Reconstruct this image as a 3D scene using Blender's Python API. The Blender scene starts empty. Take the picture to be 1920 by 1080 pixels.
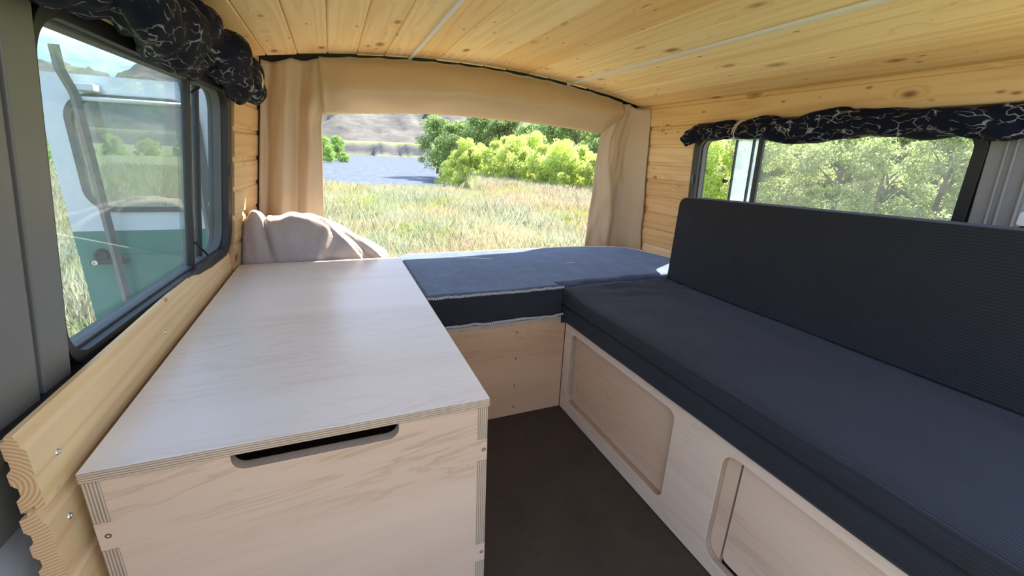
import bpy, bmesh, math, random
from mathutils import Vector, Matrix, noise
from mathutils.geometry import tessellate_polygon
random.seed(11)
PI = math.pi
SC = bpy.context.scene
COL = SC.collection

# ------------------------------------------------------------------ camera
cam_d = bpy.data.cameras.new('camera')
cam_d.sensor_width = 36.0
cam_d.lens = 36.0 * 795.0 / 1920.0
cam_d.clip_start = 0.02
cam_d.clip_end = 5000
cam = bpy.data.objects.new('camera', cam_d)
COL.objects.link(cam)
cam.matrix_world = Matrix(((0.925364, 0.077831, -0.371003, 0.0),
                           (-0.377083, 0.289286, -0.879842, 0.0),
                           (0.038847, 0.954073, 0.297044, 0.845),
                           (0, 0, 0, 1)))
SC.camera = cam

# ------------------------------------------------------------------ world, sun, exposure
SC.view_settings.view_transform = 'Standard'
SC.view_settings.look = 'None'
SC.view_settings.gamma = 1.0
SC.view_settings.use_curve_mapping = False
SC.view_settings.exposure = 1.6
SUN_DIR = Vector((0.60, 0.335, 0.735)).normalized()     # towards the sun
SUN_STRENGTH = 7.6
SKY_STRENGTH = 1.0


def node(nt, typ, ins=None, **attrs):
    n = nt.nodes.new(typ)
    for k, v in attrs.items():
        setattr(n, k, v)
    for k, v in (ins or {}).items():
        s = n.inputs[k]
        if hasattr(v, 'is_linked'):
            nt.links.new(v, s)
        else:
            s.default_value = v
    return n


def ramp(nt, fac, stops, interp='LINEAR'):
    n = nt.nodes.new('ShaderNodeValToRGB')
    n.color_ramp.interpolation = interp
    els = n.color_ramp.elements
    while len(els) < len(stops):
        els.new(0.5)
    for e, (p, c) in zip(els, stops):
        e.position = p
        e.color = (c[0], c[1], c[2], 1) if len(c) == 3 else c
    nt.links.new(fac, n.inputs[0])
    return n.outputs[0]


def mth(nt, op, a, b=0.0, c=0.0, clamp=False):
    n = node(nt, 'ShaderNodeMath', {0: a, 1: b, 2: c}, operation=op)
    n.use_clamp = clamp
    return n.outputs[0]


def mix(nt, fac, a, b, blend='MIX'):
    n = nt.nodes.new('ShaderNodeMix')
    n.data_type = 'RGBA'
    n.blend_type = blend
    for s, v in ((n.inputs[0], fac), (n.inputs[6], a), (n.inputs[7], b)):
        if hasattr(v, 'is_linked'):
            nt.links.new(v, s)
        else:
            s.default_value = v if not isinstance(v, tuple) or len(v) == 4 else (*v, 1)
    return n.outputs[2]


world = bpy.data.worlds.new('world')
SC.world = world
world.use_nodes = True
wt = world.node_tree
wt.nodes.clear()
tc = node(wt, 'ShaderNodeTexCoord')
sep = node(wt, 'ShaderNodeSeparateXYZ', {0: tc.outputs['Generated']})
up = mth(wt, 'MAXIMUM', sep.outputs[2], 0.0)
skycol = ramp(wt, up, [(0.0, (0.66, 0.76, 0.92)), (0.06, (0.36, 0.54, 0.88)), (0.30, (0.27, 0.45, 0.82)), (1.0, (0.25, 0.42, 0.80))])
cm = node(wt, 'ShaderNodeMapping', {0: tc.outputs['Generated'], 'Scale': (2.2, 2.2, 9.0)})
cn = node(wt, 'ShaderNodeTexNoise', {'Vector': cm.outputs[0], 'Scale': 1.6, 'Detail': 6.0, 'Roughness': 0.6})
cmask = ramp(wt, cn.outputs[0], [(0.46, (0, 0, 0)), (0.68, (1, 1, 1))])
skyc = mix(wt, cmask, skycol, (1.0, 0.96, 0.91))
bg = node(wt, 'ShaderNodeBackground', {0: skyc, 1: SKY_STRENGTH})
wo = node(wt, 'ShaderNodeOutputWorld', {0: bg.outputs[0]})

sun_d = bpy.data.lights.new('sun', 'SUN')
sun_d.energy = SUN_STRENGTH
sun_d.angle = math.radians(0.6)
sun_d.color = (1.0, 0.95, 0.86)
sun = bpy.data.objects.new('sun', sun_d)
COL.objects.link(sun)
sun.location = SUN_DIR * 60
sun.rotation_euler = SUN_DIR.to_track_quat('Z', 'Y').to_euler()

# ------------------------------------------------------------------ materials
MATS = {}


def new_mat(name):
    m = bpy.data.materials.new(name)
    m.use_nodes = True
    nt = m.node_tree
    nt.nodes.clear()
    out = nt.nodes.new('ShaderNodeOutputMaterial')
    MATS[name] = m
    return m, nt, out


def principled(nt, out, col, rough=0.5, metal=0.0, bump=None, bump_s=0.3, bump_d=0.002, **kw):
    p = nt.nodes.new('ShaderNodeBsdfPrincipled')
    ins = {'Base Color': col, 'Roughness': rough, 'Metallic': metal}
    ins.update(kw)
    for k, v in ins.items():
        if hasattr(v, 'is_linked'):
            nt.links.new(v, p.inputs[k])
        elif isinstance(v, tuple) and len(v) == 3:
            p.inputs[k].default_value = (*v, 1)
        else:
            p.inputs[k].default_value = v
    if bump is not None:
        b = node(nt, 'ShaderNodeBump', {'Height': bump, 'Strength': bump_s, 'Distance': bump_d})
        nt.links.new(b.outputs[0], p.inputs['Normal'])
    nt.links.new(p.outputs[0], out.inputs[0])
    return p


def plain(name, col, rough=0.5, metal=0.0, var=0.12, scale=30.0, bump=0.0, **kw):
    m, nt, out = new_mat(name)
    t = node(nt, 'ShaderNodeTexCoord')
    n = node(nt, 'ShaderNodeTexNoise', {'Vector': t.outputs['Object'], 'Scale': scale, 'Detail': 4.0})
    c = mix(nt, n.outputs[0], tuple(x * (1 - var) for x in col), tuple(min(1, x * (1 + var)) for x in col))
    principled(nt, out, c, rough, metal, n.outputs[0] if bump else None, bump, **kw)
    return m


def obj_coords(nt):
    """object coordinates shifted by a random offset for each object"""
    t = node(nt, 'ShaderNodeTexCoord')
    oi = node(nt, 'ShaderNodeObjectInfo')
    off = node(nt, 'ShaderNodeVectorMath', {0: (17.3, 11.7, 9.1)}, operation='SCALE')
    nt.links.new(oi.outputs['Random'], off.inputs['Scale'])
    return t.outputs['Object'], off.outputs[0], oi


def pine(name, along, across, pale, amber, knot_amount=0.5):
    m, nt, out = new_mat(name)
    co, off, oi = obj_coords(nt)
    sc = [0.0, 0.0, 0.0]

    def mapped(sa, sx, st):
        s = [st, st, st]
        s[along] = sa
        s[across] = sx
        mp = node(nt, 'ShaderNodeMapping', {0: co, 'Scale': tuple(s)})
        return node(nt, 'ShaderNodeVectorMath', {0: mp.outputs[0], 1: off}, operation='ADD').outputs[0]
    vk = mapped(5.2, 11.0, 0.0)
    vor = node(nt, 'ShaderNodeTexVoronoi', {'Vector': vk, 'Scale': 1.0, 'Randomness': 1.0})
    csep = node(nt, 'ShaderNodeSeparateColor', {0: vor.outputs['Color']})
    d = vor.outputs['Distance']
    has = mth(nt, 'GREATER_THAN', csep.outputs[0], 1.0 - knot_amount)
    size = mth(nt, 'MULTIPLY_ADD', csep.outputs[1], 0.12, 0.07)
    kn = mth(nt, 'DIVIDE', d, size)
    kmask = mth(nt, 'MULTIPLY', mth(nt, 'SUBTRACT', 1.35, kn, clamp=True), has, clamp=True)
    halo = mth(nt, 'MULTIPLY', mth(nt, 'MULTIPLY_ADD', d, -3.3, 1.0, clamp=True), has)
    # grain lines bending round the knots
    vg = mapped(0.9, 16.0, 16.0)
    warp = node(nt, 'ShaderNodeTexNoise', {'Vector': vg, 'Scale': 0.9, 'Detail': 2.0})
    gsep = node(nt, 'ShaderNodeSeparateXYZ', {0: vg})
    ph = mth(nt, 'ADD', gsep.outputs[across], mth(nt, 'MULTIPLY', halo, 1.5))
    ph = mth(nt, 'MULTIPLY_ADD', warp.outputs[0], 3.4, ph)
    ring = mth(nt, 'SINE', mth(nt, 'MULTIPLY', ph, 9.0))
    ring = mth(nt, 'MULTIPLY_ADD', ring, 0.5, 0.5)
    ring = mth(nt, 'POWER', ring, 2.2)
    fine = node(nt, 'ShaderNodeTexNoise', {'Vector': mapped(2.0, 130.0, 130.0), 'Scale': 1.0, 'Detail': 3.0})
    tone = node(nt, 'ShaderNodeTexNoise', {'Vector': mapped(0.8, 5.0, 5.0), 'Scale': 1.0, 'Detail': 1.0})
    f = mth(nt, 'MULTIPLY_ADD', ring, 0.34, mth(nt, 'MULTIPLY', fine.outputs[0], 0.30))
    f = mth(nt, 'ADD', f, mth(nt, 'MULTIPLY_ADD', tone.outputs[0], 0.55, -0.22), clamp=True)
    f = mth(nt, 'ADD', f, mth(nt, 'MULTIPLY', halo, 0.22), clamp=True)
    c = mix(nt, f, pale, amber)
    vp = node(nt, 'ShaderNodeTexVoronoi', {'Vector': mapped(13.0, 30.0, 0.0), 'Scale': 1.0})
    psep = node(nt, 'ShaderNodeSeparateColor', {0: vp.outputs['Color']})
    pin = mth(nt, 'MULTIPLY', mth(nt, 'GREATER_THAN', psep.outputs[0], 1.0 - 0.42 * knot_amount), mth(nt, 'MULTIPLY_ADD', vp.outputs['Distance'], -9.0, 1.5, clamp=True))
    c = mix(nt, mth(nt, 'MULTIPLY', pin, 0.8), c, (0.22, 0.10, 0.035))
    c = mix(nt, mth(nt, 'MULTIPLY', kmask, 0.9), c, (0.20, 0.075, 0.025))
    c = mix(nt, 1.0, c, oi.outputs['Color'], 'MULTIPLY')
    principled(nt, out, c, 0.52, 0.0, f, 0.12, 0.001)
    return m


def birch(name, along, base=(0.71, 0.575, 0.43), dark=(0.56, 0.41, 0.27), rough=0.42):
    m, nt, out = new_mat(name)
    co, off, oi = obj_coords(nt)
    s = [9.0, 9.0, 9.0]
    s[along] = 1.3
    mp = node(nt, 'ShaderNodeMapping', {0: co, 'Scale': tuple(s)})
    v = node(nt, 'ShaderNodeVectorMath', {0: mp.outputs[0], 1: off}, operation='ADD').outputs[0]
    w = node(nt, 'ShaderNodeTexNoise', {'Vector': v, 'Scale': 0.55, 'Detail': 2.0, 'Distortion': 0.6})
    n1 = node(nt, 'ShaderNodeTexNoise', {'Vector': v, 'Scale': 1.1, 'Detail': 5.0, 'Roughness': 0.6, 'Distortion': 1.6})
    cath = mth(nt, 'SINE', mth(nt, 'MULTIPLY', n1.outputs[0], 46.0))
    cath = mth(nt, 'POWER', mth(nt, 'MULTIPLY_ADD', cath, 0.5, 0.5), 6.0)
    cath = mth(nt, 'MULTIPLY', cath, ramp(nt, w.outputs[0], [(0.38, (0, 0, 0)), (0.68, (1, 1, 1))]))
    s2 = [240.0, 240.0, 240.0]
    s2[along] = 9.0
    mp2 = node(nt, 'ShaderNodeMapping', {0: co, 'Scale': tuple(s2)})
    n2 = node(nt, 'ShaderNodeTexNoise', {'Vector': mp2.outputs[0], 'Scale': 1.0, 'Detail': 2.0})
    f = mth(nt, 'MULTIPLY_ADD', cath, 0.55, mth(nt, 'MULTIPLY', n2.outputs[0], 0.25))
    f = mth(nt, 'ADD', f, mth(nt, 'MULTIPLY_ADD', w.outputs[0], 1.3, -0.55), clamp=True)
    c = mix(nt, f, base, dark)
    c = mix(nt, 1.0, c, oi.outputs['Color'], 'MULTIPLY')
    principled(nt, out, c, rough, 0.0, n2.outputs[0], 0.05, 0.0005)
    return m


def ply_edge(name, axis, period=0.0036):
    m, nt, out = new_mat(name)
    t = node(nt, 'ShaderNodeTexCoord')
    sp = node(nt, 'ShaderNodeSeparateXYZ', {0: t.outputs['Object']})
    nz = node(nt, 'ShaderNodeTexNoise', {'Vector': t.outputs['Object'], 'Scale': 30.0, 'Detail': 3.0})
    ph = mth(nt, 'MULTIPLY_ADD', sp.outputs[axis], 2 * PI / period, mth(nt, 'MULTIPLY', nz.outputs[0], 1.2))
    s = mth(nt, 'MULTIPLY_ADD', mth(nt, 'SINE', ph), 0.5, 0.5)
    s = mth(nt, 'MULTIPLY_ADD', nz.outputs[0], 0.3, mth(nt, 'MULTIPLY', s, 0.8), clamp=True)
    c = mix(nt, s, (0.56, 0.42, 0.29), (0.20, 0.125, 0.075))
    principled(nt, out, c, 0.6)
    return m


def corduroy(name, base, rib=0.0065, strength=0.5):
    m, nt, out = new_mat(name)
    t = node(nt, 'ShaderNodeTexCoord')
    sp = node(nt, 'ShaderNodeSeparateXYZ', {0: t.outputs['Object']})
    n1 = node(nt, 'ShaderNodeTexNoise', {'Vector': t.outputs['Object'], 'Scale': 9.0, 'Detail': 6.0, 'Roughness': 0.7})
    n2 = node(nt, 'ShaderNodeTexNoise', {'Vector': t.outputs['Object'], 'Scale': 420.0, 'Detail': 1.0})
    a = mth(nt, 'ADD', sp.outputs[0], sp.outputs[2])
    s = mth(nt, 'SINE', mth(nt, 'MULTIPLY', a, 2 * PI / rib))
    s = mth(nt, 'MULTIPLY_ADD', s, 0.5, 0.5)
    h = mth(nt, 'MULTIPLY_ADD', n2.outputs[0], 0.35, mth(nt, 'MULTIPLY', s, strength))
    tone = mth(nt, 'MULTIPLY_ADD', s, 0.35 * strength * 2, mth(nt, 'MULTIPLY', n1.outputs[0], 0.9))
    c = mix(nt, tone, tuple(x * 0.55 for x in base), tuple(x * 1.6 for x in base))
    principled(nt, out, c, 0.85, 0.0, h, 0.6, 0.0022,
               **{'Sheen Weight': 0.12, 'Sheen Roughness': 0.45, 'Sheen Tint': (0.6, 0.65, 0.8)})
    return m


def plush(name, base, scale=60.0, sheen=0.4, tint=(0.55, 0.7, 0.95), bump=0.5, rough=0.9, lo=0.6, hi=1.5):
    m, nt, out = new_mat(name)
    t = node(nt, 'ShaderNodeTexCoord')
    n1 = node(nt, 'ShaderNodeTexNoise', {'Vector': t.outputs['Object'], 'Scale': scale * 0.25, 'Detail': 8.0, 'Roughness': 0.8})
    n2 = node(nt, 'ShaderNodeTexNoise', {'Vector': t.outputs['Object'], 'Scale': scale * 6, 'Detail': 2.0})
    c = mix(nt, ramp(nt, n1.outputs[0], [(0.3, (0, 0, 0)), (0.7, (1, 1, 1))]), tuple(x * lo for x in base), tuple(x * hi for x in base))
    principled(nt, out, c, rough, 0.0, n2.outputs[0], bump, 0.003,
               **{'Sheen Weight': sheen, 'Sheen Roughness': 0.5, 'Sheen Tint': tint})
    return m


def navy_print(name):
    m, nt, out = new_mat(name)
    t = node(nt, 'ShaderNodeTexCoord')
    wn = node(nt, 'ShaderNodeTexNoise', {'Vector': t.outputs['Object'], 'Scale': 11.0, 'Detail': 3.0})
    v = node(nt, 'ShaderNodeVectorMath', {0: wn.outputs['Color'], 1: (0.09, 0.09, 0.09)}, operation='MULTIPLY')
    v = node(nt, 'ShaderNodeVectorMath', {0: t.outputs['Object'], 1: v.outputs[0]}, operation='ADD')
    mp = node(nt, 'ShaderNodeMapping', {0: v.outputs[0], 'Scale': (44.0, 15.0, 44.0)})
    vo = node(nt, 'ShaderNodeTexVoronoi', {'Vector': mp.outputs[0], 'Scale': 1.0}, feature='DISTANCE_TO_EDGE')
    ln = ramp(nt, vo.outputs['Distance'], [(0.010, (1, 1, 1)), (0.045, (0, 0, 0))])
    br = node(nt, 'ShaderNodeTexNoise', {'Vector': t.outputs['Object'], 'Scale': 26.0, 'Detail': 2.0})
    lm = mth(nt, 'MULTIPLY', ln, ramp(nt, br.outputs[0], [(0.44, (0, 0, 0)), (0.55, (1, 1, 1))]))
    big = node(nt, 'ShaderNodeTexNoise', {'Vector': t.outputs['Object'], 'Scale': 14.0})
    base = mix(nt, big.outputs[0], (0.003, 0.004, 0.008), (0.007, 0.011, 0.028))
    c = mix(nt, lm, base, (0.27, 0.26, 0.27))
    principled(nt, out, c, 0.75, 0.0, big.outputs[0], 0.2, 0.004, **{'Specular IOR Level': 0.12})
    return m


def leather_cloth(name, base):
    m, nt, out = new_mat(name)
    t = node(nt, 'ShaderNodeTexCoord')
    n = node(nt, 'ShaderNodeTexNoise', {'Vector': t.outputs['Object'], 'Scale': 5.0, 'Detail': 3.0})
    n2 = node(nt, 'ShaderNodeTexNoise', {'Vector': t.outputs['Object'], 'Scale': 500.0})
    c = mix(nt, n.outputs[0], tuple(x * 0.9 for x in base), tuple(x * 1.1 for x in base))
    p = principled(nt, out, c, 0.36, 0.0, n2.outputs[0], 0.08, 0.001, **{'Specular IOR Level': 0.5})
    tr = node(nt, 'ShaderNodeBsdfTranslucent', {'Color': (0.55, 0.36, 0.18, 1)})
    mx = node(nt, 'ShaderNodeMixShader', {0: 0.10, 1: p.outputs[0], 2: tr.outputs[0]})
    nt.links.new(mx.outputs[0], out.inputs[0])
    return m


def glass(name, tint=(0.93, 0.97, 0.96), haze=0.06, refl=1.0, hazecol=(0.75, 0.8, 0.8)):
    m, nt, out = new_mat(name)
    t = node(nt, 'ShaderNodeTexCoord')
    n = node(nt, 'ShaderNodeTexNoise', {'Vector': t.outputs['Object'], 'Scale': 7.0, 'Detail': 6.0, 'Roughness': 0.7})
    tr = node(nt, 'ShaderNodeBsdfTransparent', {0: (*tint, 1)})
    gl = node(nt, 'ShaderNodeBsdfGlossy', {0: (1, 1, 1, 1), 'Roughness': 0.02})
    df = node(nt, 'ShaderNodeBsdfDiffuse', {0: (*hazecol, 1)})
    tl = node(nt, 'ShaderNodeBsdfTranslucent', {0: (*hazecol, 1)})
    dt = node(nt, 'ShaderNodeMixShader', {0: 0.5, 1: df.outputs[0], 2: tl.outputs[0]})
    lw = node(nt, 'ShaderNodeLayerWeight', {'Blend': 0.5})
    sch = mth(nt, 'MULTIPLY_ADD', mth(nt, 'POWER', lw.outputs['Facing'], 5.0), 0.5, 0.025)
    a = node(nt, 'ShaderNodeMixShader', {0: mth(nt, 'MULTIPLY', n.outputs[0], haze * 2), 1: tr.outputs[0], 2: dt.outputs[0]})
    b = node(nt, 'ShaderNodeMixShader', {0: mth(nt, 'MULTIPLY', sch, refl), 1: a.outputs[0], 2: gl.outputs[0]})
    nt.links.new(b.outputs[0], out.inputs[0])
    return m


def leaf_mat(name, a, b, trans=0.35):
    m, nt, out = new_mat(name)
    oi = node(nt, 'ShaderNodeObjectInfo')
    g = node(nt, 'ShaderNodeNewGeometry')
    n = node(nt, 'ShaderNodeTexNoise', {'Vector': g.outputs['Position'], 'Scale': 0.9, 'Detail': 3.0})
    f = mth(nt, 'MULTIPLY_ADD', g.outputs['Random Per Island'], 0.6, mth(nt, 'MULTIPLY_ADD', n.outputs[0], 0.9, -0.25), clamp=True)
    c = mix(nt, f, a, b)
    c = mix(nt, 1.0, c, oi.outputs['Color'], 'MULTIPLY')
    df = node(nt, 'ShaderNodeBsdfDiffuse', {0: c})
    tl = node(nt, 'ShaderNodeBsdfTranslucent', {0: c})
    mx = node(nt, 'ShaderNodeMixShader', {0: trans, 1: df.outputs[0], 2: tl.outputs[0]})
    nt.links.new(mx.outputs[0], out.inputs[0])
    return m


PINE_Y = pine('pine_ceiling', 1, 0, (0.90, 0.72, 0.43), (0.72, 0.46, 0.19), 0.72)
PINE_W = pine('pine_wall', 1, 2, (0.78, 0.575, 0.31), (0.58, 0.34, 0.125), 0.6)
m_, nt_, out_ = new_mat('pine_end_grain')
t_ = node(nt_, 'ShaderNodeTexCoord')
v_ = node(nt_, 'ShaderNodeVectorMath', {0: t_.outputs['Object'], 1: (0.035, 0.0, 0.475)}, operation='SUBTRACT')
w_ = node(nt_, 'ShaderNodeTexWave', {'Vector': v_.outputs[0], 'Scale': 70.0, 'Distortion': 1.2, 'Detail': 2.0, 'Detail Scale': 0.6}, wave_type='RINGS', rings_direction='Y')
principled(nt_, out_, mix(nt_, w_.outputs[0], (0.62, 0.39, 0.20), (0.44, 0.24, 0.10)), 0.7)
PINE_END = m_
BIRCH_Y = birch('birch_lid', 0, (0.80, 0.735, 0.66), (0.64, 0.54, 0.44), 0.30)  # same birch as the front, base paled and cooled to imitate sky sheen
BIRCH_X = birch('birch_front', 0, (0.60, 0.415, 0.285), (0.42, 0.25, 0.145))  # same birch as the lid, base darkened in place of dimmer front light
BIRCH_BY = birch('birch_bench', 1, (0.77, 0.595, 0.445), (0.58, 0.40, 0.27))
EDGE_Z = ply_edge('plywood_edge_horizontal', 2)
EDGE_X = ply_edge('plywood_edge_upright', 0)
EDGE_Y = ply_edge('plywood_edge_across', 1)
CORD = corduroy('charcoal_corduroy', (0.0085, 0.0088, 0.0115))
PLUSH = plush('blue_grey_plush', (0.060, 0.080, 0.125), sheen=0.35, lo=0.45, hi=1.7)  # blue in the base and sheen tint stands in for sky sheen
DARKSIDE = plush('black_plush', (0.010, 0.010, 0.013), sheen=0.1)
FLEECE = plush('taupe_fleece', (0.42, 0.35, 0.315), 40.0, 0.5, (0.9, 0.88, 0.86), 0.8, 0.95, 0.88, 1.12)
NAVY = navy_print('navy_print_cotton')
BEIGE = leather_cloth('beige_coated_cloth', (0.57, 0.445, 0.295))
BLACKLINE = plain('black_lining', (0.012, 0.011, 0.010), 0.8)
RUBBER = plain('black_rubber', (0.014, 0.014, 0.015), 0.45, bump=0.05)
GASKET = plain('grey_rubber', (0.10, 0.105, 0.10), 0.6)
METAL_D = plain('olive_grey_paint', (0.15, 0.148, 0.135), 0.35, var=0.08)
METAL_G = plain('grey_paint', (0.235, 0.235, 0.23), 0.38, var=0.06)
METAL_L = plain('light_grey_paint', (0.42, 0.42, 0.42), 0.5, var=0.15, scale=60, bump=0.2)
WHITE_P = plain('white_paint', (0.74, 0.78, 0.80), 0.35, var=0.03)
GREEN_P = plain('green_paint', (0.035, 0.22, 0.16), 0.3, var=0.08)
WHITE_TRIM = plain('white_plastic', (0.74, 0.74, 0.74), 0.45, var=0.03)
CORDWHITE = plain('cream_cord', (0.62, 0.56, 0.44), 0.8, scale=300)
STEEL = plain('zinc_steel', (0.62, 0.62, 0.60), 0.32, 0.9)
RUST = plain('dull_brown_screw', (0.13, 0.075, 0.035), 0.5, 0.3)
GALV = plain('weathered_steel', (0.17, 0.165, 0.155), 0.5, 0.35, var=0.3, scale=40)
GLASS = glass('window_glass', (0.76, 0.83, 0.85), haze=0.05)
GLASS_H = glass('hazy_glass', (0.93, 0.96, 0.95), haze=0.03)  # thin pale haze mixed into the clear glass
GLASS_F = glass('painted_reflection_glass', (0.75, 0.86, 0.88), haze=0.24, hazecol=(0.7, 0.8, 0.85))  # pale haze colour paints in the whitish reflection on this pane
GLASS_D = glass('door_glass', (0.62, 0.68, 0.66), haze=0.10, refl=1.4, hazecol=(0.5, 0.55, 0.5))

# zipper piping: light rope with close cross stitches
m_, nt_, out_ = new_mat('zipper_piping')
t_ = node(nt_, 'ShaderNodeTexCoord')
s_ = node(nt_, 'ShaderNodeSeparateXYZ', {0: t_.outputs['Object']})
w_ = mth(nt_, 'SINE', mth(nt_, 'MULTIPLY', mth(nt_, 'ADD', s_.outputs[0], s_.outputs[1]), 2 * PI / 0.007))
c_ = mix(nt_, mth(nt_, 'MULTIPLY_ADD', w_, 0.5, 0.5), (0.07, 0.07, 0.075), (0.55, 0.54, 0.52))
principled(nt_, out_, c_, 0.7)
PIPING = m_

# floor covering
m_, nt_, out_ = new_mat('brown_floor_covering')
t_ = node(nt_, 'ShaderNodeTexCoord')
n1 = node(nt_, 'ShaderNodeTexNoise', {'Vector': t_.outputs['Object'], 'Scale': 7.0, 'Detail': 8.0, 'Roughness': 0.75})
n2 = node(nt_, 'ShaderNodeTexNoise', {'Vector': t_.outputs['Object'], 'Scale': 220.0, 'Detail': 3.0})
f_ = mth(nt_, 'MULTIPLY_ADD', n2.outputs[0], 0.5, mth(nt_, 'MULTIPLY_ADD', n1.outputs[0], 1.2, -0.4), clamp=True)
principled(nt_, out_, mix(nt_, f_, (0.015, 0.009, 0.004), (0.066, 0.042, 0.024)), 0.75, 0.0, n2.outputs[0], 0.3, 0.002)
FLOOR = m_

# ------------------------------------------------------------------ builders
ORG = {}


def tag(o, label=None, cat=None, group=None, kind=None):
    if label: o['label'] = label
    if cat: o['category'] = cat
    if group: o['group'] = group
    if kind: o['kind'] = kind
    return o


def empty(name, loc, label=None, cat=None, group=None, kind=None):
    o = bpy.data.objects.new(name, None)
    o.empty_display_size = 0.05
    COL.objects.link(o)
    o.location = loc
    ORG[o.name] = Vector(loc)
    return tag(o, label, cat, group, kind)


def mesh_obj(name, verts, faces, mats, parent=None, smooth=False, midx=None, color=None):
    """verts in world coordinates; the origin goes to the parent's origin or to the base of the mesh"""
    if not isinstance(mats, (list, tuple)):
        mats = [mats]
    vs = [Vector(v) for v in verts]
    if parent is not None:
        org = ORG[parent.name]
    else:
        lo = [min(v[i] for v in vs) for i in range(3)]
        hi = [max(v[i] for v in vs) for i in range(3)]
        org = Vector(((lo[0] + hi[0]) / 2, (lo[1] + hi[1]) / 2, lo[2]))
    me = bpy.data.meshes.new(name)
    me.from_pydata([tuple(v - org) for v in vs], [], faces)
    for m in mats:
        me.materials.append(m)
    if midx:
        me.polygons.foreach_set('material_index', midx)
    bm = bmesh.new()
    bm.from_mesh(me)
    bmesh.ops.recalc_face_normals(bm, faces=bm.faces)
    bm.to_mesh(me)
    bm.free()
    if smooth:
        me.polygons.foreach_set('use_smooth', [True] * len(me.polygons))
    me.update()
    o = bpy.data.objects.new(name, me)
    COL.objects.link(o)
    if parent is not None:
        o.parent = parent
    else:
        o.location = org
    ORG[o.name] = org
    if color:
        o.color = (*color, 1)
    return o


def bevel(o, w, seg=2):
    b = o.modifiers.new('bevel', 'BEVEL')
    b.width = w
    b.segments = seg
    b.limit_method = 'ANGLE'
    b.angle_limit = math.radians(40)
    return o


def box(name, lo, hi, mat, parent=None, bev=0.0, color=None, seg=2):
    (x0, y0, z0), (x1, y1, z1) = lo, hi
    v = [(x0, y0, z0), (x1, y0, z0), (x1, y1, z0), (x0, y1, z0), (x0, y0, z1), (x1, y0, z1), (x1, y1, z1), (x0, y1, z1)]
    f = [(0, 3, 2, 1), (4, 5, 6, 7), (0, 1, 5, 4), (1, 2, 6, 5), (2, 3, 7, 6), (3, 0, 4, 7)]
    o = mesh_obj(name, v, f, mat, parent, color=color)
    if bev:
        bevel(o, bev, seg)
    return o


def rrect(u0, v0, u1, v1, r, seg=6):
    """rounded rectangle outline, counter-clockwise; r a number or four (bl, br, tr, tl)"""
    if not isinstance(r, (tuple, list)):
        r = (r, r, r, r)
    pts = []
    for (cu, cv, a0, rr) in ((u0 + r[0], v0 + r[0], PI, r[0]), (u1 - r[1], v0 + r[1], 1.5 * PI, r[1]),
                             (u1 - r[2], v1 - r[2], 0, r[2]), (u0 + r[3], v1 - r[3], 0.5 * PI, r[3])):
        if rr <= 0:
            pts.append((cu, cv))
            continue
        for k in range(seg + 1):
            a = a0 + k / seg * PI / 2
            pts.append((cu + rr * math.cos(a), cv + rr * math.sin(a)))
    return pts


def plate(name, outer, holes, fmap, t, mats, parent=None, color=None, bev=0.0, smooth=False):
    """a board cut from an outline with holes; fmap(u, v, w) gives the point, w from 0 (shown face) to t"""
    loops = [outer] + list(holes)
    flat = [p for l in loops for p in l]
    tris = tessellate_polygon([[Vector((p[0], p[1], 0)) for p in l] for l in loops])
    n = len(flat)
    verts = [fmap(u, v, 0) for u, v in flat] + [fmap(u, v, t) for u, v in flat]
    faces, idx = [], []
    if holes:
        for a, b, c in tris:
            faces += [(a, b, c), (a + n, c + n, b + n)]
            idx += [0, 0]
    else:
        faces += [tuple(range(n)), tuple(range(2 * n - 1, n - 1, -1))]
        idx += [0, 0]
    s = 0
    for l in loops:
        k = len(l)
        for i in range(k):
            j = (i + 1) % k
            faces.append((s + i, s + j, s + j + n, s + i + n))
            idx.append(1 if isinstance(mats, (list, tuple)) and len(mats) > 1 else 0)
        s += k
    o = mesh_obj(name, verts, faces, mats, parent, smooth, idx, color)
    if bev:
        bevel(o, bev)
    return o


def tube(name, path, r, mat, parent=None, seg=10, closed=False, flat=1.0, smooth=True):
    pts = [Vector(p) for p in path]
    rs = r if isinstance(r, (list, tuple)) else [r] * len(pts)
    verts, faces = [], []
    n = len(pts)
    for i, p in enumerate(pts):
        if closed:
            d = pts[(i + 1) % n] - pts[i - 1]
        else:
            d = pts[min(i + 1, n - 1)] - pts[max(i - 1, 0)]
        d.normalize()
        ref = Vector((0, 0, 1)) if abs(d.z) < 0.9 else Vector((0, 1, 0))
        a = d.cross(ref).normalized()
        b = a.cross(d).normalized()
        for k in range(seg):
            t = 2 * PI * k / seg
            verts.append(p + a * (rs[i] * math.cos(t)) + b * (rs[i] * flat * math.sin(t)))
    m = n if closed else n - 1
    for i in range(m):
        j = (i + 1) % n
        for k in range(seg):
            l = (k + 1) % seg
            faces.append((i * seg + k, i * seg + l, j * seg + l, j * seg + k))
    if not closed:
        faces.append(tuple(range(seg - 1, -1, -1)))
        faces.append(tuple(range((n - 1) * seg, n * seg)))
    return mesh_obj(name, verts, faces, mat, parent, smooth)


def loft(name, rings, mat, parent=None, smooth=True):
    n = len(rings[0])
    verts = [p for r in rings for p in r]
    faces = []
    for i in range(len(rings) - 1):
        for k in range(n):
            l = (k + 1) % n
            faces.append((i * n + k, i * n + l, (i + 1) * n + l, (i + 1) * n + k))
    faces.append(tuple(range(n - 1, -1, -1)))
    faces.append(tuple(range((len(rings) - 1) * n, len(rings) * n)))
    return mesh_obj(name, verts, faces, mat, parent, smooth)


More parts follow.
